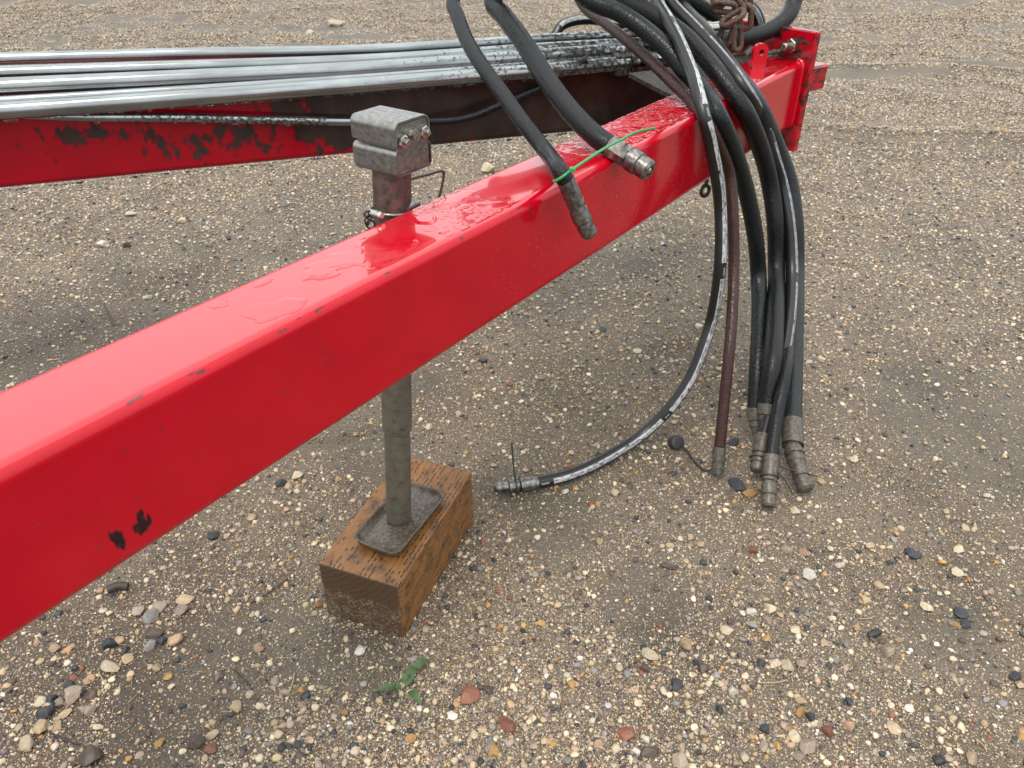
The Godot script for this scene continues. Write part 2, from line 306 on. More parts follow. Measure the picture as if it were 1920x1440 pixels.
func add_box(st: SurfaceTool, c: Vector3, x: Vector3, y: Vector3, z: Vector3, ch := 0.003) -> void:
	var ax := [x.normalized(), y.normalized(), z.normalized()]
	var hl := [x.length() / 2, y.length() / 2, z.length() / 2]
	for i in 3:
		for s in [-1.0, 1.0]:
			var u := (i + 1) % 3
			var w := (i + 2) % 3
			var face := []
			for q in [[-1, -1], [1, -1], [1, 1], [-1, 1]]:
				face.append(c + ax[i] * hl[i] * s + ax[u] * (hl[u] - ch) * q[0] + ax[w] * (hl[w] - ch) * q[1])
			quad(st, face, ax[i] * s, c, ax[u], ax[w])
			# the chamfer between face i and face u
			for s2 in [-1.0, 1.0]:
				var e := []
				for q in [[0, -1], [1, -1], [1, 1], [0, 1]]:
					var base: Vector3 = ax[i] * hl[i] * s + ax[u] * (hl[u] - ch) * s2 if q[0] == 0 else ax[i] * (hl[i] - ch) * s + ax[u] * hl[u] * s2
					e.append(c + base + ax[w] * (hl[w] - ch) * q[1])
				quad(st, e, (ax[i] * s + ax[u] * s2).normalized(), c, ax[u], ax[w])
	for sx in [-1.0, 1.0]:
		for sy in [-1.0, 1.0]:
			for sz in [-1.0, 1.0]:
				var p: Vector3 = c + ax[0] * hl[0] * sx + ax[1] * hl[1] * sy + ax[2] * hl[2] * sz
				var tri := [p - (ax[1] * sy + ax[2] * sz) * ch, p - (ax[0] * sx + ax[2] * sz) * ch, p - (ax[0] * sx + ax[1] * sy) * ch]
				var nn: Vector3 = (ax[0] * sx + ax[1] * sy + ax[2] * sz).normalized()
				if (tri[1] - tri[0]).cross(tri[2] - tri[0]).dot(nn) > 0: tri = [tri[0], tri[2], tri[1]]
				for v in tri:
					st.set_normal(nn); st.set_uv(Vector2.ZERO); st.add_vertex(v)


func quad(st: SurfaceTool, f: Array, nn: Vector3, c: Vector3, uax: Vector3, vax: Vector3) -> void:
	var g := f
	if (f[1] - f[0]).cross(f[2] - f[0]).dot(nn) > 0: g = [f[0], f[3], f[2], f[1]]
	for k in [0, 1, 2, 0, 2, 3]:
		st.set_normal(nn)
		st.set_uv(Vector2((g[k] - c).dot(uax), (g[k] - c).dot(vax)))
		st.add_vertex(g[k])


func ring(c: Vector3, dir: Vector3, r: float, thick: float, seg := 20) -> ArrayMesh:
	var x := (Vector3(0.3, 0.5, 0.8) - dir * dir.dot(Vector3(0.3, 0.5, 0.8))).normalized()
	var y := dir.cross(x)
	var line := PackedVector3Array()
	for k in seg + 1: line.append(c + (x * cos(TAU * k / seg) + y * sin(TAU * k / seg)) * r)
	return rope(line, thick, 8, dir, false)


func tex(im: Image) -> ImageTexture:
	return ImageTexture.create_from_image(im)


func noise_texture(freq: float, size: int, ramp: Array, octaves := 4, kind := FastNoiseLite.TYPE_SIMPLEX_SMOOTH, seed_value := 1) -> NoiseTexture2D:
	var n := FastNoiseLite.new()
	n.noise_type = kind
	n.frequency = freq
	n.fractal_octaves = octaves
	n.seed = seed_value
	var t := NoiseTexture2D.new()
	t.width = size
	t.height = size
	t.seamless = true
	t.noise = n
	if ramp:
		var g := Gradient.new()
		var offs := PackedFloat32Array()
		var cols := PackedColorArray()
		for q in ramp:
			offs.append(q[0]); cols.append(q[1])
		g.offsets = offs
		g.colors = cols
		t.color_ramp = g
	return t


func lin(r: float, g: float, b: float) -> Color:
	return Color(r, g, b).linear_to_srgb()


func mat(color: Color, rough: float, metal := 0.0) -> StandardMaterial3D:
	var m := StandardMaterial3D.new()
	m.albedo_color = color
	m.roughness = rough
	m.metallic = metal
	return m


func mapped(m: StandardMaterial3D, scale: float) -> StandardMaterial3D:
	m.uv1_triplanar = true
	m.uv1_world_triplanar = true
	m.uv1_scale = Vector3.ONE * scale
	return m


func make_noises() -> void:
	rng.seed = 20240607
	low_noise.seed = 3; low_noise.frequency = 0.55; low_noise.fractal_octaves = 3
	mid_noise.seed = 5; mid_noise.frequency = 1.0; mid_noise.fractal_octaves = 3
	patch_noise.seed = 11; patch_noise.frequency = 1.1; patch_noise.fractal_octaves = 4


# ---------------------------------------------------------------- materials

func make_materials() -> void:
	# wet red gloss paint of the near beam, with its chips, rust specks and rubber scuffs
	M.near_paint = paint(near_beam_picture())
	# the flat top carries a sheet of rain, the sides only run-off
	var wet := Image.create(8, 512, false, Image.FORMAT_L8)
	wet.fill(Color(0.12, 0.12, 0.12))
	wet.fill_rect(Rect2i(0, 0, 8, 107), Color.WHITE)
	M.near_paint.clearcoat = 1.0
	M.near_paint.clearcoat_texture = tex(wet)
	M.far_paint = paint(far_beam_picture())
	M.far_paint.clearcoat = 1.0
	M.far_paint.clearcoat_texture = M.near_paint.clearcoat_texture
	var plain := Image.create(8, 8, false, Image.FORMAT_RGB8)
	plain.fill(lin(0.47, 0.0008, 0.012))
	M.red = paint(plain)
	M.plate_red = mapped(paint(null), 4.0)
	M.plate_red.albedo_color = Color.WHITE
	M.plate_red.albedo_texture = noise_texture(0.012, 512, [[0.0, lin(0.016, 0.013, 0.011)], [0.40, lin(0.03, 0.015, 0.012)], [0.46, lin(0.22, 0.003, 0.008)], [0.52, lin(0.42, 0.0012, 0.011)], [1.0, lin(0.46, 0.0012, 0.012)]], 5, FastNoiseLite.TYPE_SIMPLEX_SMOOTH, 8)
	M.soiled = mapped(mat(Color.WHITE, 0.45), 6.0)
	M.soiled.albedo_texture = noise_texture(0.02, 512, [[0.0, lin(0.012, 0.010, 0.009)], [0.55, lin(0.035, 0.028, 0.022)], [0.7, lin(0.12, 0.10, 0.085)], [1.0, lin(0.30, 0.29, 0.27)]], 5)

	# zinc-plated steel of the pipes: bright metal with greasy patches
	M.zinc = mapped(mat(Color.WHITE, 0.2, 1.0), 5.0)
	M.zinc.albedo_texture = noise_texture(0.012, 512, [[0.0, lin(0.05, 0.048, 0.046)], [0.2, lin(0.14, 0.14, 0.14)], [0.26, lin(0.36, 0.38, 0.385)], [0.6, lin(0.43, 0.46, 0.468)], [1.0, lin(0.48, 0.515, 0.525)]], 5, FastNoiseLite.TYPE_SIMPLEX_SMOOTH, 4)
	M.zinc.heightmap_enabled = true
	M.zinc.heightmap_texture = noise_texture(0.06, 512, [], 4, FastNoiseLite.TYPE_CELLULAR, 6)
	M.zinc.heightmap_scale = 0.015
	M.grimy_zinc = M.zinc.duplicate()
	M.grimy_zinc.albedo_texture = noise_texture(0.014, 512, [[0.0, lin(0.015, 0.014, 0.013)], [0.44, lin(0.035, 0.032, 0.028)], [0.58, lin(0.12, 0.12, 0.115)], [0.75, lin(0.26, 0.27, 0.27)], [1.0, lin(0.42, 0.44, 0.44)]], 5, FastNoiseLite.TYPE_SIMPLEX_SMOOTH, 14)
	# dull galvanised sheet of the jack
	M.galv = mapped(mat(Color.WHITE, 0.34, 0.85), 8.0)
	M.galv.albedo_texture = noise_texture(0.02, 512, [[0.0, lin(0.13, 0.122, 0.108)], [0.35, lin(0.205, 0.20, 0.187)], [0.65, lin(0.27, 0.268, 0.257)], [1.0, lin(0.38, 0.38, 0.37)]], 5, FastNoiseLite.TYPE_SIMPLEX_SMOOTH, 21)
	M.galv.heightmap_enabled = true
	M.galv.heightmap_texture = noise_texture(0.05, 512, [], 4, FastNoiseLite.TYPE_CELLULAR, 16)
	M.galv.heightmap_scale = 0.03
	M.leg = mapped(mat(Color.WHITE, 0.33, 0.5), 4.0)
	M.leg.albedo_texture = noise_texture(0.02, 512, [[0.0, lin(0.045, 0.038, 0.03)], [0.16, lin(0.10, 0.088, 0.069)], [0.3, lin(0.148, 0.134, 0.106)], [0.8, lin(0.185, 0.170, 0.138)], [1.0, lin(0.24, 0.225, 0.19)]], 5, FastNoiseLite.TYPE_SIMPLEX_SMOOTH, 31)
	M.post = mapped(mat(Color.WHITE, 0.4, 0.35), 5.0)
	M.post.albedo_texture = noise_texture(0.02, 512, [[0.0, lin(0.025, 0.02, 0.018)], [0.4, lin(0.075, 0.055, 0.046)], [0.6, lin(0.11, 0.075, 0.065)], [0.75, lin(0.15, 0.055, 0.05)], [1.0, lin(0.16, 0.14, 0.125)]], 5, FastNoiseLite.TYPE_SIMPLEX_SMOOTH, 33)
	M.post.heightmap_enabled = true
	M.post.heightmap_texture = M.galv.heightmap_texture
	M.post.heightmap_scale = 0.03
	M.bolt = mapped(mat(Color.WHITE, 0.28, 1.0), 20.0)
	M.bolt.albedo_texture = noise_texture(0.03, 256, [[0.0, lin(0.10, 0.085, 0.06)], [0.4, lin(0.42, 0.40, 0.36)], [1.0, lin(0.66, 0.65, 0.62)]], 4)
	M.fitting = mapped(mat(Color.WHITE, 0.30, 0.85), 12.0)
	M.fitting.albedo_texture = noise_texture(0.025, 256, [[0.0, lin(0.05, 0.047, 0.043)], [0.3, lin(0.12, 0.115, 0.107)], [0.5, lin(0.19, 0.185, 0.174)], [0.72, lin(0.26, 0.255, 0.24)], [1.0, lin(0.42, 0.41, 0.39)]], 5, FastNoiseLite.TYPE_SIMPLEX_SMOOTH, 41)
	M.muddy_fitting = mapped(mat(Color.WHITE, 0.45, 0.3), 14.0)
	M.muddy_fitting.albedo_texture = noise_texture(0.025, 256, [[0.0, lin(0.03, 0.027, 0.023)], [0.36, lin(0.065, 0.058, 0.048)], [0.5, lin(0.095, 0.086, 0.071)], [0.8, lin(0.13, 0.12, 0.10)], [1.0, lin(0.24, 0.23, 0.21)]], 5, FastNoiseLite.TYPE_SIMPLEX_SMOOTH, 43)
	M.rust_iron = mapped(mat(Color.WHITE, 0.55, 0.2), 16.0)
	M.rust_iron.albedo_texture = noise_texture(0.03, 256, [[0.0, lin(0.035, 0.022, 0.016)], [0.5, lin(0.085, 0.052, 0.038)], [0.75, lin(0.15, 0.09, 0.065)], [1.0, lin(0.22, 0.17, 0.14)]], 5)
	M.wire = mat(lin(0.06, 0.052, 0.046), 0.4, 0.6)

	# rubber hoses: wet, beaded with rain
	var beads := noise_texture(0.045, 512, [[0.0, Color(1, 1, 1)], [0.22, Color(0.6, 0.6, 0.6)], [0.34, Color.BLACK], [1.0, Color.BLACK]], 1, FastNoiseLite.TYPE_CELLULAR, 51)
	M.rubber = rubber(lin(0.0045, 0.005, 0.006), lin(0.010, 0.0108, 0.0125), beads, 61)
	M.green_rubber = rubber(lin(0.005, 0.007, 0.0075), lin(0.009, 0.014, 0.0145), beads, 63)
	M.old_rubber = rubber(lin(0.035, 0.036, 0.039), lin(0.075, 0.078, 0.084), beads, 67)
	M.loop_rubber = rubber(lin(0.010, 0.0115, 0.0135), lin(0.024, 0.027, 0.031), beads, 69)
	M.brown_rubber = rubber(lin(0.022, 0.009, 0.008), lin(0.062, 0.025, 0.021), beads, 65)
	var print_pic := printed_hose_picture()
	M.printed = mat(Color.WHITE, 0.36)
	M.printed.albedo_texture = tex(print_pic)
	M.printed.uv1_scale = Vector3(1, 1.0 / 0.82, 1)
	M.printed.uv1_offset = Vector3(0, 0.12, 0)
	M.printed_worn = M.printed.duplicate()
	M.printed_worn.albedo_color = Color(0.82, 0.82, 0.84)
	M.printed_worn.uv1_offset = Vector3(0.06, 0.55, 0)

	M.green_tie = mat(lin(0.035, 0.26, 0.085), 0.38)
	M.dull_tie = mat(lin(0.03, 0.055, 0.04), 0.4)
	M.brown_tie = mat(lin(0.045, 0.016, 0.014), 0.4)
	M.black_plastic = mat(lin(0.02, 0.02, 0.021), 0.5)

	# rain water
	M.film = StandardMaterial3D.new()
	M.film.transparency = BaseMaterial3D.TRANSPARENCY_ALPHA
	M.film.albedo_color = Color(1, 1, 1, 0.0)
	M.film.roughness = 0.02
	M.drop = StandardMaterial3D.new()
	M.drop.albedo_color = Color(1, 1, 1, 0.0)
	M.drop.roughness = 0.01
	M.drop.refraction_enabled = true
	M.drop.refraction_scale = 0.033
	M.drop.transparency = BaseMaterial3D.TRANSPARENCY_ALPHA

	# stones
	M.stone = mapped(mat(Color.WHITE, 0.5), 30.0)
	M.stone.vertex_color_use_as_albedo = true
	M.stone.albedo_texture = noise_texture(0.02, 256, [[0.0, lin(0.55, 0.53, 0.5)], [0.5, lin(0.86, 0.85, 0.83)], [1.0, lin(1, 1, 1)]], 5)
	M.grit = mat(Color.WHITE, 0.55)
	M.grit.vertex_color_use_as_albedo = true
	M.leaf = mat(lin(0.045, 0.085, 0.030), 0.5)
	M.leaf.backlight_enabled = true
	M.leaf.backlight = lin(0.05, 0.10, 0.02)
	M.straw = mat(lin(0.33, 0.25, 0.14), 0.65)
	M.twig = mat(lin(0.035, 0.026, 0.02), 0.6)


func paint(pic) -> StandardMaterial3D:
	var m := mat(Color.WHITE, 0.16)
	if pic:
		m.albedo_texture = tex(pic)
		m.texture_repeat = false
	m.metallic_specular = 0.40
	m.clearcoat_enabled = true
	m.clearcoat = 0.5
	m.clearcoat_roughness = 0.04
	return m


func rubber(dark: Color, light: Color, beads: Texture2D, s: int) -> StandardMaterial3D:
	var m := mapped(mat(Color.WHITE, 0.27), 9.0)
	m.metallic_specular = 0.38
	m.albedo_texture = noise_texture(0.015, 512, [[0.0, dark], [0.45, dark.lerp(light, 0.35)], [0.7, dark.lerp(light, 0.6)], [1.0, light]], 5, FastNoiseLite.TYPE_SIMPLEX_SMOOTH, s)
	m.heightmap_enabled = true
	m.heightmap_texture = beads
	m.heightmap_scale = 0.095
	return m


# base colour of the near beam unrolled: x is the length from -0.2 to 2.6 m, y is the girth from the far top edge, 0.7 m
func near_beam_picture() -> Image:
	var w := 2048
	var h := 512
	var im := Image.create(w, h, false, Image.FORMAT_RGB8)
	var n := FastNoiseLite.new()
	n.seed = 71; n.frequency = 0.02; n.fractal_octaves = 4
	var red := lin(0.47, 0.0008, 0.012)
	im.fill(red)
	var worn := lin(0.05, 0.034, 0.030)
	# mottled paint, edge wear along the two upper edges
	for y in h:
		var v := 0.7 * y / h
		for x in w:
			var q := n.get_noise_2d(x * 0.7, y * 0.7)
			var c := red.lerp(lin(0.42, 0.0007, 0.010), clampf(q * 0.9 + 0.3, 0.0, 1.0))
			var edge := absf(v - 0.152)
			if edge < 0.012:
				var e := n.get_noise_2d(x * 0.9 + 900.0, y * 3.0)
				if e > 0.46 + edge * 22.0: c = worn.lerp(c, 0.15)
			im.set_pixel(x, y, c)
	var put := func(s: float, v: float, rx: float, ry: float, col: Color, ragged: float) -> void:
		var cx := (s + 0.2) / 2.8 * w
		var cy := v / 0.7 * h
		var px := rx / 2.8 * w
		var py := ry / 0.7 * h
		for y in range(int(cy - py * 1.5), int(cy + py * 1.5) + 1):
			for x in range(int(cx - px * 1.5), int(cx + px * 1.5) + 1):
				if x < 0 or y < 0 or x >= w or y >= h: continue
				var d := Vector2((x - cx) / maxf(px, 0.6), (y - cy) / maxf(py, 0.6)).length() + n.get_noise_2d(x * 6.0, y * 3.0) * ragged
				if d < 1.0: im.set_pixel(x, y, im.get_pixel(x, y).lerp(col, clampf((1.0 - d) * 3.0, 0.0, 1.0)))
	for p in CHIPS: put.call(p.x, 0.150 + rng.randf_range(-0.004, 0.003), rng.randf_range(0.003, 0.009), rng.randf_range(0.001, 0.0022), worn, 1.2)
	for p in SPECKS: put.call(p.x, p.y, rng.randf_range(0.0012, 0.0024), rng.randf_range(0.0012, 0.003), lin(0.10, 0.045, 0.02), 0.5)
	for k in 60: put.call(rng.randf_range(0.2, 2.4), rng.randf_range(0.17, 0.34), 0.0012, 0.0015, lin(0.14, 0.03, 0.02), 0.5)
	for k in 40:   # pale rubbed spots
		put.call(rng.randf_range(0.0, 1.2), rng.randf_range(0.2, 0.34), rng.randf_range(0.002, 0.006), rng.randf_range(0.002, 0.004), lin(0.40, 0.010, 0.02), 0.8)
	for k in 16: put.call(SCUFFS[0].x + rng.randfn(0.0, 0.0045), SCUFFS[0].y + rng.randfn(0.0, 0.004), rng.randf_range(0.0016, 0.0032), rng.randf_range(0.006, 0.014), lin(0.014, 0.006, 0.007), 0.5)
	for k in 14: put.call(SCUFFS[1].x + rng.randfn(0.0, 0.004), SCUFFS[1].y + rng.randfn(0.0, 0.004), rng.randf_range(0.0016, 0.003), rng.randf_range(0.005, 0.012), lin(0.014, 0.006, 0.007), 0.5)
	for k in 4: put.call(SCUFFS[2].x + rng.randfn(0.0, 0.002), SCUFFS[2].y, 0.0018, 0.007, lin(0.03, 0.006, 0.008), 0.5)
	put.call(1.06, 0.165, 0.002, 0.014, lin(0.08, 0.03, 0.03), 0.5)
	return im


# base colour of the far beam unrolled: x is the length from -1.1 to 1.7 m; oil and black grime lie on the face towards the hitch
func far_beam_picture() -> Image:
	var w := 1024
	var h := 256
	var im := Image.create(w, h, false, Image.FORMAT_RGB8)
	var n := FastNoiseLite.new()
	n.seed = 81; n.frequency = 0.02; n.fractal_octaves = 5; n.fractal_gain = 0.6
	var red := lin(0.33, 0.0006, 0.011)
	var grime := lin(0.020, 0.016, 0.014)
	for y in h:
		var v := 0.7 * y / h
		for x in w:
			var s := -1.1 + 2.8 * x / w
			var q := n.get_noise_2d(x * 1.0, y * 0.8)
			var c := red.lerp(lin(0.28, 0.0005, 0.009), clampf(q * 0.8 + 0.4, 0.0, 1.0))
			var cover := smoothstep(-0.15, 0.35, s) * 1.25 - 0.62
			if v > 0.15: cover -= smoothstep(0.29, 0.345, v) * lerpf(0.75, 0.30, smoothstep(0.2, 0.7, s))
			cover += smoothstep(0.6, 1.1, s) * 0.35
			for k in FAR_DIRT.size():
				var p: Vector2 = FAR_DIRT[k]
				cover = maxf(cover, 0.22 - Vector2((s - p.x) * 3.4, (v - p.y) * 10.0).length() * 0.85)
			var g := n.get_noise_2d(x * 2.2 + 500.0, y * 1.4) * 0.75 + cover
			if g > 0.0: c = c.lerp(grime.lerp(lin(0.05, 0.030, 0.024), clampf(q + 0.5, 0.0, 1.0)), clampf(g * 7.0, 0.0, 0.97))
			im.set_pixel(x, y, c)
	return im


const GLYPHS := {
	"M": [17, 27, 21, 21, 17, 17, 17], "S": [14, 17, 16, 14, 1, 17, 14], "H": [17, 17, 17, 31, 17, 17, 17], "A": [14, 17, 17, 31, 17, 17, 17], "I": [14, 4, 4, 4, 4, 4, 14],
	"C": [14, 17, 16, 16, 16, 17, 14], "-": [0, 0, 0, 14, 0, 0, 0], "4": [2, 6, 10, 18, 31, 2, 2], "0": [14, 17, 17, 17, 17, 17, 14], "/": [1, 1, 2, 4, 8, 16, 16], "2": [14, 17, 1, 6, 8, 16, 31],
	"6": [14, 16, 16, 30, 17, 17, 14], "8": [14, 17, 17, 14, 17, 17, 14], "P": [30, 17, 17, 30, 16, 16, 16], "a": [0, 0, 14, 1, 15, 17, 15], "(": [2, 4, 8, 8, 8, 4, 2], ")": [8, 4, 2, 2, 2, 4, 8], " ": [0, 0, 0, 0, 0, 0, 0],
	"o": [14, 17, 21, 21, 21, 17, 14], "D": [30, 17, 17, 17, 17, 17, 30],
}


# the printed band of a hose: x runs round it, y along it; the lettering reads against the direction of the hose
func printed_hose_picture() -> Image:
	var w := 256
	var h := 2048
	var im := Image.create(w, h, false, Image.FORMAT_RGB8)
	im.fill(lin(0.009, 0.009, 0.010))
	var n := FastNoiseLite.new()
	n.seed = 91; n.frequency = 0.03; n.fractal_octaves = 4
	var white := lin(0.42, 0.43, 0.45)
	var ink := lin(0.022, 0.022, 0.023)
	var x0 := 104
	var band := 38
	var gaps := [[250, 330], [1240, 1340]]
	for y in h:
		for x in range(x0, x0 + band):
			var open := false
			for g in gaps:
				if y > g[0] and y < g[1]: open = true
			if open: continue
			var q := n.get_noise_2d(x * 1.5, y * 0.6)
			if q > 0.42: continue
			im.set_pixel(x, y, white.lerp(lin(0.22, 0.22, 0.23), clampf(q * 1.2 + 0.3, 0.0, 0.8)))
	var write := func(text: String, y_start: int, cell: int, col: Color, x_left: int) -> void:
		var y := y_start
		for ch in text:
			var rows: Array = GLYPHS.get(ch, GLYPHS[" "])
			for r in 7:
				for b in 5:
					if int(rows[r]) & (16 >> b): im.fill_rect(Rect2i(x_left + (6 - r) * cell, y - b * cell, cell, cell), col)
			y -= cell * 6
	write.call("MSHA IC-40/26", 2000, 3, ink, x0 + 8)
	write.call("oDDo", 1730, 3, ink, x0 + 8)
	write.call("28 MPa (4000 PSI)", 1630, 3, ink, x0 + 8)
	write.call("MSHA IC-40/26", 1100, 3, ink, x0 + 8)
	write.call("28 MPa (4000 PSI)", 840, 3, ink, x0 + 8)
	for k in 5: im.fill_rect(Rect2i(x0 + 10, 500 - k * 30, 2, 22), ink)
	for k in 5: im.fill_rect(Rect2i(x0 + 19, 500 - k * 30, 2, 20), ink)
	# small script mark in the open gap of the band
	for k in 26: im.fill_rect(Rect2i(x0 + 13 + int(6 * sin(k * 1.1)), 1270 + k * 2, 4, 4), white)
	for k in 20: im.fill_rect(Rect2i(x0 + 13 + int(6 * sin(k * 1.3)), 270 + k * 2, 4, 4), white)
	return im


# ---------------------------------------------------------------- ground

const MUD := [   # bare patches of packed mud: x, z, radius
	[-0.59, -0.95, 0.16],
	[-0.48, -1.04, 0.10],
	[-0.34, -0.96, 0.10],
	[-0.63, -0.79, 0.10],
	[-1.48, -2.51, 0.35],
	[-1.12, -3.35, 0.45],
	[-1.38, -2.94, 0.30],
	[-1.49, -2.20, 0.30],
	[1.34, -1.73, 0.30],
	[0.21, -8.11, 1.60],
	[-2.07, -9.10, 1.80],
	[-4.06, -7.82, 1.20],
	[0.88, -1.04, 0.12],
	[0.28, -1.11, 0.10],
	[-0.28, -0.97, 0.08],
	[-0.79, -3.17, 0.30],
	[1.85, -4.13, 0.30],
]


const CLAY := [   # browner, barky soil: x, z, radius
	[-1.49, -2.20, 0.45],
	[-1.26, -2.60, 0.25],
	[-0.90, -0.91, 0.30],
	[-0.70, -1.12, 0.20],
	[-0.78, -1.04, 0.20],
	[-0.72, -0.78, 0.20],
	[-5.18, -9.10, 1.00],
]


func ground_height(x: float, z: float) -> float:
	var calm := smoothstep(0.15, 1.2, Vector2(x + 0.23, z + 1.19).length())
	var far := smoothstep(2.0, 6.0, -z)
	return low_noise.get_noise_2d(x, z) * 0.035 * calm * (0.4 + 0.35 * far) + mid_noise.get_noise_2d(x * 2.5, z * 2.5) * 0.008 * (0.3 + 0.7 * calm) + rut(x, z)


func rut(x: float, z: float) -> float:
	# the low broken edge of a wheel track, left of the beam, and two tracks far to the right
	var line := -1.62 - 0.13 * (x + 0.9) + 0.03 * mid_noise.get_noise_2d(x * 3.0, 7.0)
	var a := -0.014 * smoothstep(-0.015, 0.02, z - line) * smoothstep(0.55, 0.1, z - line) * smoothstep(-0.3, -0.55, x) * smoothstep(-2.6, -1.6, x)
	var l2 := -4.6 + 0.12 * (x - 2.5)
	var b := 0.03 * exp(-pow((z - l2) / 0.12, 2.0)) * smoothstep(1.2, 2.0, x) + 0.035 * exp(-pow((z - l2 + 1.9) / 0.14, 2.0)) * smoothstep(1.0, 2.2, x)
	return a + b


func muddiness(x: float, z: float) -> float:
	var v := patch_noise.get_noise_2d(x, z) * 1.1 - 0.05
	for p in MUD:
		var d = Vector2(x - p[0], z - p[1]).length() / p[2]
		if d < 1.6: v += 0.75 * smoothstep(1.5, 0.4, d)
	return clampf(smoothstep(0.1, 0.5, v), 0.0, 1.0)


func graded(lo: float, hi: float, a: float, b: float, step: float) -> PackedFloat32Array:
	var out: Array[float] = []
	var x := a
	while x < b:
		out.append(x); x += step
	var g := step
	while x < hi:
		out.append(x); g *= 1.13; x += g
	out.append(hi)
	x = a; g = step
	while x > lo:
		g *= 1.13; x -= g
		out.append(maxf(x, lo))
	out.sort()
	return PackedFloat32Array(out)


func make_ground() -> void:
	var xs := graded(-120, 120, -2.2, 2.6, 0.03)
	var zs := graded(-150, 30, -4.0, 0.2, 0.03)
	var st := SurfaceTool.new()
	st.begin(Mesh.PRIMITIVE_TRIANGLES)
	var mud := Color(0.205, 0.184, 0.160)
	var sand := Color(0.235, 0.203, 0.168)
	for j in zs.size():
		for i in xs.size():
			var x := xs[i]
			var z := zs[j]
			var k := muddiness(x, z)
			var tone := 1.0 + 0.12 * low_noise.get_noise_2d(x * 1.7 + 40.0, z * 1.7)
			var c := sand.lerp(mud, k)
			var warm := clampf(0.5 + 0.9 * patch_noise.get_noise_2d(x * 0.6 + 90.0, z * 0.6), 0.0, 1.0)
			c = Color(c.r * tone, c.g * tone * lerpf(1.0, 0.95, warm), c.b * tone * lerpf(1.0, 0.88, warm))
			var clay := 0.0
			for q in CLAY:
				clay = maxf(clay, smoothstep(1.2, 0.5, Vector2(x - q[0], z - q[1]).length() / q[2] + 0.5 * patch_noise.get_noise_2d(x * 3.0, z * 3.0)))
			c = c.lerp(Color(0.155, 0.118, 0.092), clay * 0.75)
			st.set_color(c)
			st.set_uv(Vector2(x, z) / 1.1)
			st.set_uv2(Vector2(x * 0.83 + z * 0.55, z * 0.83 - x * 0.55) / 2.7)
			st.add_vertex(Vector3(x, ground_height(x, z), z))
	var w := xs.size()
	for j in zs.size() - 1:
		for i in w - 1:
			var a := j * w + i
			for q in [a, a + 1, a + w, a + 1, a + w + 1, a + w]: st.add_index(q)
	st.generate_normals()
	var m := mat(Color.WHITE, 0.62)
	m.vertex_color_use_as_albedo = true
	var pics := sand_pictures()
	m.albedo_texture = tex(pics[0])
	m.heightmap_enabled = true
	m.heightmap_texture = tex(pics[1])
	m.heightmap_scale = 0.22
	m.metallic_specular = 0.45
	m.detail_enabled = true
	m.detail_blend_mode = BaseMaterial3D.BLEND_MODE_MUL
	m.detail_uv_layer = BaseMaterial3D.DETAIL_UV_2
	m.detail_albedo = noise_texture(0.01, 512, [[0.0, Color(0.78, 0.77, 0.76)], [0.5, Color(0.94, 0.935, 0.93)], [1.0, Color(1, 1, 1)]], 6, FastNoiseLite.TYPE_SIMPLEX_SMOOTH, 12)
	var g := part("ground", st.commit(), m)
	tag(g, "wet packed mud and sand yard surface under the gravel", "ground", "", "structure")


# sand: colour factors around 1 and heights, 1.1 m square
func sand_pictures() -> Array:
	var n := 2048
	var im := Image.create(n, n, false, Image.FORMAT_RGB8)
	var hi := Image.create(n, n, false, Image.FORMAT_L8)
	im.fill(lin(0.52, 0.51, 0.49))
	hi.fill(Color(0.35, 0.35, 0.35))
	var r := RandomNumberGenerator.new()
	r.seed = 77
	for k in 260000:
		var x := r.randi_range(0, n - 1)
		var y := r.randi_range(0, n - 1)
		var s := r.randi_range(1, 3) if r.randf() < 0.9 else r.randi_range(3, 6)
		var u := r.randf()
		var c: Color
		if u < 0.34: c = lin(0.95, 0.86, 0.70)
		elif u < 0.60: c = lin(0.70, 0.64, 0.55)
		elif u < 0.80: c = lin(0.24, 0.23, 0.22)
		elif u < 0.93: c = lin(0.42, 0.38, 0.34)
		else: c = lin(0.80, 0.55, 0.34)
		var box := Rect2i(x, y, s, maxi(1, s + r.randi_range(-1, 1)))
		im.fill_rect(box, c)
		var t := r.randf_range(0.3, 0.75)
		hi.fill_rect(box, Color(t, t, t))
	return [im, hi]


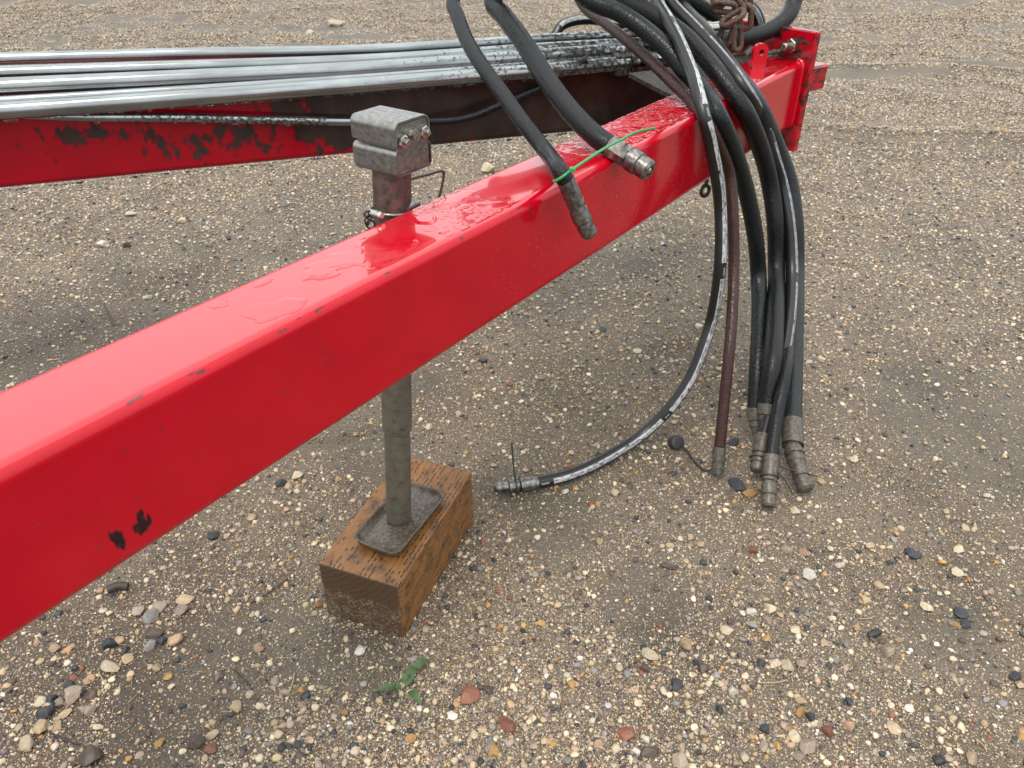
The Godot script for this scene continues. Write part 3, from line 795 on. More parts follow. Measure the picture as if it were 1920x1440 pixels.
func stone_mesh(seed_value: int, fine: bool, flat: float, rough: float) -> ArrayMesh:
	var r := RandomNumberGenerator.new()
	r.seed = seed_value
	var n := FastNoiseLite.new()
	n.seed = seed_value; n.frequency = 0.8; n.fractal_octaves = 3 if fine else 2
	var g := (1.0 + sqrt(5.0)) / 2.0
	var v := [Vector3(-1, g, 0), Vector3(1, g, 0), Vector3(-1, -g, 0), Vector3(1, -g, 0), Vector3(0, -1, g), Vector3(0, 1, g), Vector3(0, -1, -g), Vector3(0, 1, -g), Vector3(g, 0, -1), Vector3(g, 0, 1), Vector3(-g, 0, -1), Vector3(-g, 0, 1)]
	for i in 12: v[i] = v[i].normalized()
	var f := [[0, 11, 5], [0, 5, 1], [0, 1, 7], [0, 7, 10], [0, 10, 11], [1, 5, 9], [5, 11, 4], [11, 10, 2], [10, 7, 6], [7, 1, 8], [3, 9, 4], [3, 4, 2], [3, 2, 6], [3, 6, 8], [3, 8, 9], [4, 9, 5], [2, 4, 11], [6, 2, 10], [8, 6, 7], [9, 8, 1]]
	for level in (3 if fine else 1):
		var mids := {}
		var nf := []
		for t in f:
			var m := []
			for e in [[t[0], t[1]], [t[1], t[2]], [t[2], t[0]]]:
				var key := Vector2i(mini(e[0], e[1]), maxi(e[0], e[1]))
				if not mids.has(key):
					mids[key] = v.size()
					v.append(((v[e[0]] + v[e[1]]) / 2.0).normalized())
				m.append(mids[key])
			nf.append([t[0], m[0], m[2]]); nf.append([t[1], m[1], m[0]]); nf.append([t[2], m[2], m[1]]); nf.append(m)
		f = nf
	# a few planes cut the ball into a worn, faceted stone
	var planes := []
	for k in (16 if fine else 9): planes.append([Vector3(r.randf_range(-1, 1), r.randf_range(-1, 1), r.randf_range(-1, 1)).normalized(), r.randf_range(0.5, 0.9)])
	var st := SurfaceTool.new()
	st.begin(Mesh.PRIMITIVE_TRIANGLES)
	st.set_smooth_group(0)
	var sx := r.randf_range(0.75, 1.15)
	for p in v:
		var q: Vector3 = p * (1.0 + rough * n.get_noise_3dv(p * 1.6))
		for pl in planes:
			var d: float = q.dot(pl[0]) - pl[1]
			if d > 0.0: q -= pl[0] * d * 0.93
		st.add_vertex(Vector3(q.x * sx, q.y * flat, q.z) * 0.5)
	for t in f:
		for k in [0, 2, 1]: st.add_index(t[k])
	st.generate_normals()
	return st.commit()


func gravel_color() -> Color:
	var u := rng.randf()
	var c: Color
	if u < 0.24: c = PALETTE.cream
	elif u < 0.48: c = PALETTE.tan
	elif u < 0.66: c = PALETTE.beige
	elif u < 0.735: c = PALETTE.grey
	elif u < 0.84: c = PALETTE.slate
	elif u < 0.90: c = PALETTE.brown
	elif u < 0.94: c = PALETTE.ochre
	elif u < 0.965: c = PALETTE.peach
	elif u < 0.985: c = PALETTE.white
	else: c = PALETTE.rust
	var k := rng.randf_range(0.7, 1.2)
	return Color(c.r * k, c.g * k * rng.randf_range(0.95, 1.04), c.b * k * rng.randf_range(0.9, 1.08))


func make_gravel() -> void:
	var kinds := 6
	var total := 860000
	var lists := []
	for k in kinds: lists.append(PackedFloat32Array())
	var r0 := pow(0.35, 0.4)
	var r1 := pow(15.0, 0.4)
	var count := 0
	var rough_edge := FastNoiseLite.new()
	rough_edge.seed = 19; rough_edge.frequency = 9.0; rough_edge.fractal_octaves = 2
	while count < total:
		var r := pow(lerpf(r0, r1, rng.randf()), 2.5)
		var ang := rng.randf_range(-0.95, 0.95)
		var x := sin(ang) * r
		var z := -cos(ang) * r
		var size := minf(maxf(0.0020, 0.00115 * r) * pow(maxf(rng.randf(), 1e-5), -1.0 / 2.5), 0.017)
		var bare := muddiness(x, z) * lerpf(1.0, 0.12, smoothstep(2.0, 4.2, r))
		var clump := 0.5 + 0.5 * rough_edge.get_noise_2d(x, z)
		if rng.randf() < bare * 0.68 + 0.25 * clump * (1.0 - bare):
			if rng.randf() < 0.88: continue
			size *= 0.8
		count += 1
		var y := ground_height(x, z) + size * rng.randf_range(-0.02, 0.2)
		var yaw := rng.randf() * TAU
		var tilt := rng.randf_range(-0.5, 0.5)
		var b := Basis(Vector3(cos(yaw * 3.0), 0, sin(yaw * 3.0)), tilt) * Basis(UP, yaw)
		var sc := Vector3(rng.randf_range(0.75, 1.25), rng.randf_range(0.8, 1.1), rng.randf_range(0.75, 1.25)) * size
		var bx := b.x * sc.x
		var by := b.y * sc.y
		var bz := b.z * sc.z
		var c := gravel_color()
		lists[count % kinds].append_array([bx.x, by.x, bz.x, x, bx.y, by.y, bz.y, y, bx.z, by.z, bz.z, z, c.r, c.g, c.b, 1.0])
	var root := Node3D.new()
	root.name = "gravel"
	add_child(root)
	tag(root, "fine mixed gravel of cream, tan and dark chips strewn over the yard", "gravel", "", "stuff")
	for k in kinds:
		var mm := MultiMesh.new()
		mm.transform_format = MultiMesh.TRANSFORM_3D
		mm.use_colors = true
		mm.mesh = stone_mesh(100 + k, false, rng.randf_range(0.55, 0.8), 0.25)
		mm.instance_count = lists[k].size() / 16
		mm.buffer = lists[k]
		var o := MultiMeshInstance3D.new()
		o.name = "gravel_chips"
		o.multimesh = mm
		o.material_override = M.grit
		tag(o, "", "", "", "stuff")
		root.add_child(o, true)


const STANDOUT := {   # index in STONES: its own label
	0: "large beige pebble, biggest of the group at lower left", 17: "dark brown blunt stone at the bottom edge left of centre", 52: "flat dark red stone lying right of the green weed",
	53: "rounded dark red stone near the bottom edge, below the flat red one", 132: "large pale stone alone on the mud behind the steel pipes", 2: "cream stone with a round face left of the grey mud patch",
}


func pebble_place(x: float, z: float) -> String:
	var p := Vector2(x, z)
	if p.distance_to(Vector2(0.64, -1.48)) < 0.30: return "by the tips of the hanging hoses"
	if p.distance_to(Vector2(-0.2, -0.90)) < 0.11: return "around the green weed"
	if p.distance_to(Vector2(-0.23, -1.19)) < 0.33: return "beside the timber block"
	if Vector3(x, 0, z).dot(N1) < -0.95 and x < 0.3: return "on the ground behind the near beam"
	if x < -0.25: return "in the lower left foreground below the near beam"
	if x < 0.22: return "in front of the long printed hose" if z < -1.0 else "in the middle foreground"
	if x < 0.55: return "in the right foreground" if z > -1.15 else "between the long hose and the brown hose"
	return "near the right edge in the foreground" if z > -1.2 else "on the gravel right of the hoses"


func make_stones() -> void:
	var shapes := []
	for k in 8: shapes.append(stone_mesh(300 + k, true, rng.randf_range(0.55, 0.85), 0.2))
	var by_color := {}
	var put := func(x: float, z: float, size: float, kind: String, label: String) -> void:
		if not by_color.has(kind):
			by_color[kind] = []
			for q in 3:
				var m: StandardMaterial3D = M.stone.duplicate()
				var c: Color = PALETTE[kind]
				var f := [0.8, 1.0, 1.15]
				m.albedo_color = Color(c.r * f[q], c.g * f[q], c.b * f[q]).linear_to_srgb()
				m.vertex_color_use_as_albedo = false
				by_color[kind].append(m)
		var o := MeshInstance3D.new()
		o.name = numbered("pebble")
		o.mesh = shapes[rng.randi() % shapes.size()]
		o.material_override = by_color[kind][rng.randi() % 3]
		var s := Vector3(rng.randf_range(0.85, 1.15), rng.randf_range(0.8, 1.05), rng.randf_range(0.75, 1.05)) * size * 1.08
		o.transform = Transform3D(Basis(UP, rng.randf() * TAU) * Basis(Vector3.RIGHT, rng.randf_range(-0.25, 0.25)) * Basis.from_scale(s), Vector3(x, ground_height(x, z) + size * 0.14, z))
		add_child(o)
		var words := {"slate": "dark slate-coloured", "rust": "dark reddish", "ochre": "orange-tan", "peach": "pinkish tan", "mauve": "dull mauve"}
		var span := "tiny" if size < 0.0125 else ("small" if size < 0.019 else "large")
		tag(o, label if label else "%s %s pebble %s" % [span, words.get(kind, kind), pebble_place(x, z)], "pebble", "larger pebbles in the gravel")
	for i in STONES.size():
		var p: Array = STONES[i]
		put.call(p[0], p[1], p[2] * 1.22, p[3], STANDOUT.get(i, ""))
	var kinds := ["cream", "tan", "beige", "cream", "tan", "grey", "slate", "slate", "brown", "ochre", "peach", "white", "rust"]
	var k := STONES.size()
	while k < 300:
		var r := rng.randf_range(0.75, 2.9)
		var a := rng.randf_range(-0.62, 0.62)
		var x := sin(a) * r
		var z := -cos(a) * r
		if muddiness(x, z) > 0.6 or (absf(x + 0.23) < 0.22 and absf(z + 1.19) < 0.3): continue
		put.call(x, z, rng.randf_range(0.011, 0.017), kinds[rng.randi() % kinds.size()], "")
		k += 1


# ---------------------------------------------------------------- the drawbar

func beam_end(d: Vector3, n: Vector3, off: float, axis_at: float) -> float:
	return (axis_at - off * n.dot(AX)) / d.dot(AX)


# rounded section from far top corner round the outside; returns [offset across, height, girth coordinate, normal]
func section(n_lo: float, n_hi: float, rad: float) -> Array:
	var out := []
	var corners := [[n_hi - rad, TOP - rad, 90.0, 0.0, n_hi - n_lo], [n_hi - rad, LOW + rad, 0.0, -90.0, n_hi - n_lo + TOP - LOW], [n_lo + rad, LOW + rad, -90.0, -180.0, 2.0 * (n_hi - n_lo) + TOP - LOW], [n_lo + rad, TOP - rad, 180.0, 90.0, 2.0 * (n_hi - n_lo + TOP - LOW)]]
	for c in corners:
		for k in 8:
			var a := deg_to_rad(lerpf(c[2], c[3], k / 7.0))
			var nn := Vector2(cos(a), sin(a))
			out.append([c[0] + nn.x * rad, c[1] + nn.y * rad, c[4] + (k / 7.0 - 0.5) * rad * 2.0, nn])
	return out


func beam_mesh(d: Vector3, n: Vector3, n_lo: float, n_hi: float, s0: float, axis_at: float, u0: float, rad: float) -> ArrayMesh:
	var st := SurfaceTool.new()
	st.begin(Mesh.PRIMITIVE_TRIANGLES)
	var sec := section(n_lo, n_hi, rad)
	sec.append([sec[0][0], sec[0][1], 0.7, sec[0][3]])
	# the seam lies on the far top edge: repeat the last corner's end as girth 0
	var first: Array = sec[31]
	var ring_pts := [[first[0], first[1], 0.0 + rad, first[3]]]
	for k in 32: ring_pts.append(sec[k])
	var m := ring_pts.size()
	for e in 2:
		for q in ring_pts:
			var s: float = s0 if e == 0 else beam_end(d, n, q[0], axis_at)
			st.set_normal(n * q[3].x + UP * q[3].y)
			st.set_uv(Vector2((s - u0) / 2.8, q[2] / 0.7))
			st.add_vertex(d * s + n * q[0] + UP * q[1])
	for k in m - 1:
		for q in [k, k + m, k + 1, k + 1, k + m, k + 1 + m]: st.add_index(q)
	return st.commit()


func make_drawbar() -> void:
	var base := D1 * 1.0 + N1 * -0.8 + UP * LOW
	var bar := thing("drawbar", base, "red steel A-frame drawbar of two box beams meeting at a hitch plate", "drawbar")
	var near := part("beam", beam_mesh(D1, N1, -0.875, -0.725, -1.6, 2.167, -0.2, 0.018), M.near_paint, bar)
	near.set_meta("label", "nearer red box beam, wet on top")
	var far := part("beam", beam_mesh(D2, N2, -2.36, -2.21, -2.6, 2.167, -1.1, 0.016), M.far_paint, bar)
	far.set_meta("label", "farther red box beam smeared with black grime")
	part("rain_film", rain_film(), M.near_paint, near).set_meta("kind", "stuff")
	rain_beads(near)
	drips(far, D2 * -0.9 + N2 * -2.221 + UP * (LOW - 0.0005), D2 * 1.0 + N2 * -2.221 + UP * (LOW - 0.0005), 220, 0.0055)
	drips(near, D1 * 0.2 + N1 * -0.74 + UP * LOW, D1 * 2.3 + N1 * -0.74 + UP * LOW, 60, 0.0022)
	# hitch plate
	var pc := AX * 2.180 + TX * -1.62 + UP * 0.733
	var plate := part("hitch_plate", chamfer_box(pc, AX * 0.025, UP * 0.352, TX * 0.386, 0.004), M.plate_red, bar)
	plate.set_meta("label", "thick red end plate with black grime and worn edges")
	part("hitch_block", chamfer_box(AX * 2.235 + TX * -1.47 + UP * 0.77, AX * 0.085, UP * 0.075, TX * 0.07, 0.006), M.plate_red, bar)
	var bc := Vector3(0.836, 0.864, -2.481)
	part("bolt", turned(PackedVector3Array([bc + AX * 0.02, bc - AX * 0.02, bc - AX * 0.05]), [[0.0, 0.021], [0.024, 0.021], [0.026, 0.0185], [0.026, 0.0]], 6), M.bolt, bar)
	part("bolt_end", turned(PackedVector3Array([bc, bc - AX * 0.05]), [[0.0, 0.011], [0.034, 0.011], [0.037, 0.009], [0.037, 0.0]], 16), M.bolt, bar)
	var kb := Vector3(0.784, 0.845, -2.469)
	part("keeper_bar", chamfer_box(kb, AX * 0.09, UP * 0.018, TX * 0.02, 0.003), M.soiled, bar)
	# weld round the end of the near beam
	var weld := PackedVector3Array()
	for q in section(-0.875, -0.725, 0.018):
		weld.append(D1 * beam_end(D1, N1, q[0], 2.163) + N1 * q[0] + UP * q[1])
	weld = slice_line(weld, 0.0, line_length(weld) * 0.98)
	var wl := smooth_line(Array(weld), 0.006)
	part("weld_bead", rope(wl, 0.0085, 8, Vector3(0.2, 0.3, 0.9), false, 0.004), M.red, bar)
	# gusset between the beams
	var g := [Vector3(0.335, 0, -2.324), Vector3(0.419, 0, -2.041), AX * 2.166 + TX * -1.612, AX * 2.166 + TX * -1.628]
	var st := SurfaceTool.new()
	st.begin(Mesh.PRIMITIVE_TRIANGLES)
	for lv in [[TOP - 0.006, UP], [TOP - 0.018, -UP]]:
		var f := []
		for p in g: f.append(p + UP * lv[0])
		quad(st, f, lv[1], f[0], Vector3.RIGHT, Vector3.BACK)
	for k in 4:
		var a: Vector3 = g[k]
		var b: Vector3 = g[(k + 1) % 4]
		var out_dir := (b - a).cross(UP).normalized()
		if out_dir.dot(a - (g[0] + g[1] + g[2]) / 3.0) < 0: out_dir = -out_dir
		quad(st, [a + UP * (TOP - 0.006), b + UP * (TOP - 0.006), b + UP * (TOP - 0.018), a + UP * (TOP - 0.018)], out_dir, a, Vector3.RIGHT, UP)
	part("gusset", st.commit(), M.soiled, bar).set_meta("label", "grimy flat gusset between the beams")
	# lug with a hole
	part("lug", lug_mesh(D1 * 2.337 + N1 * -0.806 + UP * TOP), M.red, bar)


func lug_mesh(at: Vector3) -> ArrayMesh:
	var wd := Vector3(0.96, 0, -0.28).normalized()
	var th := wd.cross(UP).normalized()
	var st := SurfaceTool.new()
	st.begin(Mesh.PRIMITIVE_TRIANGLES)
	var hw := 0.023
	var ht := 0.066
	var hole := Vector2(0.003, 0.042)
	var rr := 0.0085
	var n := 32
	var outer := []
	var inner := []
	for k in n:
		var a := TAU * k / n
		var d := Vector2(cos(a), sin(a))
		inner.append(hole + d * rr)
		var t := 1.0
		# ray to the outline: a rectangle with cut top corners
		var best := 10.0
		for pl in [[Vector2(1, 0), hw], [Vector2(-1, 0), hw], [Vector2(0, 1), ht], [Vector2(0, -1), 0.003], [Vector2(1, 1).normalized(), (hw + ht - 0.012) / sqrt(2.0)], [Vector2(-1, 1).normalized(), (hw + ht - 0.012) / sqrt(2.0)]]:
			var den: float = d.dot(pl[0])
			if den > 1e-4: best = minf(best, (pl[1] - hole.dot(pl[0])) / den)
		outer.append(hole + d * best)
	var w := func(p: Vector2, s: float) -> Vector3: return at + wd * p.x + UP * p.y + th * s
	for k in n:
		var j := (k + 1) % n
		for s in [-0.0065, 0.0065]:
			quad(st, [w.call(inner[k], s), w.call(outer[k], s), w.call(outer[j], s), w.call(inner[j], s)], th * signf(s), at, wd, UP)
		var od: Vector2 = ((outer[k] + outer[j]) / 2.0 - hole).normalized()
		quad(st, [w.call(outer[k], -0.0065), w.call(outer[k], 0.0065), w.call(outer[j], 0.0065), w.call(outer[j], -0.0065)], wd * od.x + UP * od.y, at, wd, UP)
		quad(st, [w.call(inner[k], -0.0065), w.call(inner[k], 0.0065), w.call(inner[j], 0.0065), w.call(inner[j], -0.0065)], -(wd * od.x + UP * od.y), at, wd, UP)
	return st.commit()


# pools and beads of rain standing on the top of the near beam
func rain_film() -> ArrayMesh:
	var cell := 0.0016
	var ns := int(1.75 / cell)
	var nw := int(0.128 / cell)
	var pools := FastNoiseLite.new()
	pools.seed = 23; pools.frequency = 9.0; pools.fractal_octaves = 3; pools.fractal_gain = 0.45
	var beads := FastNoiseLite.new()
	beads.seed = 29; beads.noise_type = FastNoiseLite.TYPE_CELLULAR; beads.frequency = 44.0
	beads.cellular_return_type = FastNoiseLite.RETURN_DISTANCE
	beads.cellular_jitter = 0.9
	var hts := PackedFloat32Array()
	hts.resize((ns + 1) * (nw + 1))
	for i in ns + 1:
		var s := 0.45 + i * cell
		# the calm sheets of water and the places where it breaks up
		var broken := exp(-pow((s - 0.63) / 0.07, 2.0)) * 0.8 + exp(-pow((s - 0.90) / 0.10, 2.0)) * 0.95 + smoothstep(1.30, 1.42, s)
		for j in nw + 1:
			var w := 0.011 + j * cell
			var rim := smoothstep(0.0, 0.008, w - 0.011) * smoothstep(0.0, 0.008, 0.139 - w)
			var near_edge := minf(w - 0.011, 0.139 - w)
			var p := pools.get_noise_2d(s, w * 1.3) - 0.55 * smoothstep(0.022, 0.004, near_edge)
			var fold := clampf(broken, 0.0, 1.0)
			var hgt := (smoothstep(0.06, 0.115, p) * 0.0013 + smoothstep(0.24, 0.29, p) * 0.0009) * fold
			var dirty := clampf(smoothstep(1.34, 1.45, s) + 0.4 * exp(-pow((s - 0.95) / 0.06, 2.0)), 0.0, 1.0)
			if dirty > 0.02:
				var bd := beads.get_noise_2d(s, w * 1.15) + 1.0
				hgt = maxf(hgt, sqrt(maxf(0.0, 0.44 - bd)) * 0.0034 * dirty)
			hts[i * (nw + 1) + j] = hgt * rim
	var st := SurfaceTool.new()
	st.begin(Mesh.PRIMITIVE_TRIANGLES)
	var ids := PackedInt32Array()
	ids.resize(hts.size())
	ids.fill(-1)
	var count := 0
	for i in range(1, ns - 1):
		for j in range(1, nw - 1):
			var q := i * (nw + 1) + j
			if maxf(maxf(hts[q], hts[q + 1]), maxf(hts[q + nw + 1], hts[q + nw + 2])) < 0.00004: continue
			var v := PackedInt32Array()
			for o in [q, q + 1, q + nw + 1, q + nw + 2]:
				if ids[o] < 0:
					ids[o] = count
					count += 1
					var oi: int = o / (nw + 1)
					var oj: int = o % (nw + 1)
					var ds := (hts[o + nw + 1] - hts[o - nw - 1]) / (2 * cell)
					var dw := (hts[o + 1] - hts[o - 1]) / (2 * cell)
					st.set_normal((UP - D1 * ds - N1 * dw).normalized())
					st.set_uv(Vector2((0.65 + oi * cell) / 2.8, (0.011 + oj * cell) / 0.7))
					st.add_vertex(D1 * (0.45 + oi * cell) + N1 * (-0.875 + 0.011 + oj * cell) + UP * (TOP + 0.00025 + hts[o]))
				v.append(ids[o])
			for k in [v[0], v[2], v[1], v[1], v[2], v[3]]: st.add_index(k)
	return st.commit()


func cap_mesh(full: bool) -> ArrayMesh:
	var m := SphereMesh.new()
	m.radius = 0.5
	m.height = 1.0 if full else 0.5
	m.is_hemisphere = not full
	m.radial_segments = 10
	m.rings = 6
	var a := ArrayMesh.new()
	a.add_surface_from_arrays(Mesh.PRIMITIVE_TRIANGLES, m.get_mesh_arrays())
	return a


# tiny beads clinging to the outer face of the near beam
func rain_beads(parent: Node3D) -> void:
	var mm := MultiMesh.new()
	mm.transform_format = MultiMesh.TRANSFORM_3D
	mm.mesh = cap_mesh(false)
	var n := 3200
	var buf := PackedFloat32Array()
	var k := 0
	var off := origin_of(parent)
	while k < n:
		var s := rng.randf_range(0.7, 2.35)
		var y := rng.randf_range(LOW + 0.015, TOP - 0.012)
		if rng.randf() > smoothstep(0.8, 1.4, s) * (0.4 + 0.6 * mid_noise.get_noise_2d(s * 6.0, y * 6.0) + 0.3): continue
		var size := 0.0011 + 0.0022 * pow(rng.randf(), 3.0)
		var p := D1 * s + N1 * -0.7251 + UP * y - off
		var bx := D1 * size
		var by := N1 * size * 0.9
		var bz := UP * size * rng.randf_range(1.0, 1.4)
		buf.append_array([bx.x, by.x, bz.x, p.x, bx.y, by.y, bz.y, p.y, bx.z, by.z, bz.z, p.z])
		k += 1
	mm.instance_count = n
	mm.buffer = buf
	var o := MultiMeshInstance3D.new()
	o.name = "rain_beads"
	o.multimesh = mm
	o.material_override = M.film
	tag(o, "", "", "", "stuff")
	parent.add_child(o)


# drops hanging along an edge from A to B
func drips(parent: Node3D, a: Vector3, b: Vector3, n: int, size: float) -> void:
	drips_on(parent, PackedVector3Array([a, b]), 0.0, n, size)


func drips_on(parent: Node3D, line: PackedVector3Array, below: float, n: int, size: float) -> void:
	var st := SurfaceTool.new()
	st.begin(Mesh.PRIMITIVE_TRIANGLES)
	var ball := cap_mesh(true)
	var l := line_length(line)
	for k in n:
		var p: Vector3 = point_at(line, rng.randf() * l)[0] - UP * below
		var r := size * rng.randf_range(0.5, 1.15) * 2.0
		st.append_from(ball, 0, Transform3D(Basis.from_scale(Vector3(r * 1.25, r * rng.randf_range(0.9, 1.3), r)), p - UP * r * 0.15))
	var o := part("rain_drops", st.commit(), M.drop, parent)
	o.set_meta("kind", "stuff")


# zinc plate of a pipe: x round it, y along it to the hitch, where old grease covers it; second picture: bare metal
func pipe_pictures() -> Array:
	var w := 256
	var h := 2048
	var im := Image.create(w, h, false, Image.FORMAT_RGB8)
	var bare := Image.create(w, h, false, Image.FORMAT_L8)
	var n := FastNoiseLite.new()
	n.seed = 141; n.frequency = 0.02; n.fractal_octaves = 5; n.fractal_gain = 0.55
	for y in h:
		var along := float(y) / h
		var cover := smoothstep(0.62, 0.93, along) * 0.80 - 0.62
		for x in w:
			var q := n.get_noise_2d(x * 0.5, y * 0.35)
			var c := lin(0.25, 0.27, 0.276).lerp(lin(0.35, 0.376, 0.384), clampf(q + 0.5, 0.0, 1.0))
			var g := n.get_noise_2d(x * 1.2 + 300.0, y * 4.2) * 1.1 + cover
			var k := clampf(g * 3.2, 0.0, 0.93)
			c = c.lerp(lin(0.026, 0.023, 0.020), k)
			im.set_pixel(x, y, c)
			var m := 1.0 - k
			bare.set_pixel(x, y, Color(m, m, m))
	return [im, bare]


func make_pipes() -> void:
	var labels := ["rearmost bright zinc pipe above the far beam", "grey zinc pipe second from the back, half hidden by its neighbour", "thick bright zinc pipe in the middle of the bundle", "thick bright zinc pipe at the front of the bundle", "thin zinc pipe tucked behind the front pipe", "thin speckled pipe crossing the face of the far beam"]
	var pics := pipe_pictures()
	var pipe_skin := mat(Color.WHITE, 0.2, 1.0)
	pipe_skin.albedo_texture = tex(pics[0])
	pipe_skin.metallic_texture = tex(pics[1])
	pipe_skin.roughness = 0.24
	for i in PIPES.size():
		var r: float = PIPES[i][0]
		var line := smooth_line(PIPES[i][1], 0.03)
		var t := thing("steel_pipe", line[line.size() / 2], labels[i], "pipe", "hydraulic pipes on the drawbar")
		var l := line_length(line)
		var skin: StandardMaterial3D = pipe_skin.duplicate()
		skin.uv1_scale = Vector3(1, 1.0 / l, 1)
		skin.uv1_offset = Vector3(0.17 * i, -0.03 if i < 5 else 0.12, 0)
		part("pipe", rope(line, r, 24), skin, t)
		var nut := slice_line(line, l - 0.09, l)
		part("pipe_nut", turned(nut, [[0.0, r], [0.0, r * 1.35], [0.04, r * 1.35], [0.04, r * 1.18], [0.088, r * 1.18], [0.088, 0.0]], 6 if i % 2 == 0 else 18), M.grimy_zinc, t)
		if i != 4: drips_on(t, slice_line(line, 1.1, l - 0.3), r, [85, 40, 75, 95, 0, 16][i], 0.0042)
	# clamp across the pipes near the hitch
	var c := Vector3(0.325, 0.812, -2.426)
	var cl := thing("pipe_clamp", c, "small dark clamp block holding the pipes above the far beam", "clamp")
	part("clamp_block", chamfer_box(c + UP * 0.012, D2 * 0.055, UP * 0.06, N2 * 0.05, 0.005), M.soiled, cl)
	part("clamp_bolt", turned(PackedVector3Array([c + UP * 0.03, c + UP * 0.07]), [[0.0, 0.011], [0.02, 0.011], [0.02, 0.0]], 6), M.fitting, cl)
	# bright coupling on the back pipe
	var f0 := Vector3(0.520, 0.900, -2.525)
	var f1 := Vector3(0.651, 0.903, -2.569)
	var fl := PackedVector3Array([f0, f1])
	var ft := thing("pipe_coupling", f0, "shiny zinc hex coupling behind the hoses beside the rusty chain", "coupling")
	var L := line_length(fl)
	part("swivel_nut", turned(fl, [[0.0, 0.010], [0.0, 0.016], [L * 0.12, 0.016], [L * 0.12, 0.021], [L * 0.40, 0.021], [L * 0.40, 0.016], [L * 0.45, 0.016]], 6), M.bolt, ft)
	part("coupling_body", turned(fl, [[L * 0.45, 0.012], [L * 0.45, 0.020], [L * 0.62, 0.020], [L * 0.64, 0.017], [L, 0.017], [L, 0.0]], 18), M.bolt, ft)


# ---------------------------------------------------------------- timber block and jack

func wood_picture() -> Image:
	var w := 512
	var h := 1024
	var im := Image.create(w, h, false, Image.FORMAT_RGB8)
	var n := FastNoiseLite.new()
	n.seed = 101; n.frequency = 0.02; n.fractal_octaves = 4
	for y in h:
		for x in w:
			var warp := n.get_noise_2d(x * 0.5, y * 0.08) * 26.0
			var g := 0.5 + 0.5 * sin((x + warp) * 0.21 + 3.0 * n.get_noise_2d(x * 0.2, y * 0.03))
			var fib := n.get_noise_2d(x * 5.0, y * 0.35)
			var c := lin(0.25, 0.112, 0.032).lerp(lin(0.145, 0.057, 0.018), clampf(g * 0.35 + fib * 0.5 + 0.1, 0.0, 1.0))
			var stain := n.get_noise_2d(x * 0.35 + 700.0, y * 0.35)
			c = c.lerp(lin(0.07, 0.034, 0.017), clampf((stain + 0.05) * 1.2, 0.0, 0.4))
			if stain > 0.42: c = c.lerp(lin(0.035, 0.028, 0.024), clampf((stain - 0.42) * 5.0, 0.0, 0.8))
			im.set_pixel(x, y, c)
	return im


func slit_spots() -> Array:
	var out := []
	var r := RandomNumberGenerator.new()
	r.seed = 55
	for col in 18:
		for row in 30:
			if r.randf() < 0.25: continue
			if (col / 3) % 2 == 1 and r.randf() < 0.85: continue
			out.append(Vector2i(14 + col * 28 + r.randi_range(-3, 3), (row * 34 + (col % 2) * 17 + r.randi_range(-3, 3)) % 1000))
	return out


func end_picture() -> Image:
	var w := 512
	var h := 512
	var im := Image.create(w, h, false, Image.FORMAT_RGB8)
	var n := FastNoiseLite.new()
	n.seed = 111; n.frequency = 0.012; n.fractal_octaves = 5
	var spots := FastNoiseLite.new()
	spots.seed = 113; spots.frequency = 0.035; spots.fractal_octaves = 4
	for y in h:
		for x in w:
			var rings := 0.5 + 0.5 * sin(Vector2(x - 700, y + 300).length() * 0.16 + 2.0 * n.get_noise_2d(x, y))
			var c := lin(0.085, 0.048, 0.024).lerp(lin(0.060, 0.034, 0.019), rings * 0.8)
			var edge := n.get_noise_2d(x * 1.5, 40.0) * 60.0 + 40.0 * n.get_noise_2d(x * 1.2, y * 1.2)
			# dried pale mud splashed on the lower part, speckled
			if y > 215 + edge:
				var d := spots.get_noise_2d(x, y) * 1.1 + 0.22 + n.get_noise_2d(x * 0.8, y * 0.8) * 0.6
				c = c.lerp(lin(0.20, 0.165, 0.13), clampf(d, 0.0, 0.85))
			im.set_pixel(x, y, c)
	return im


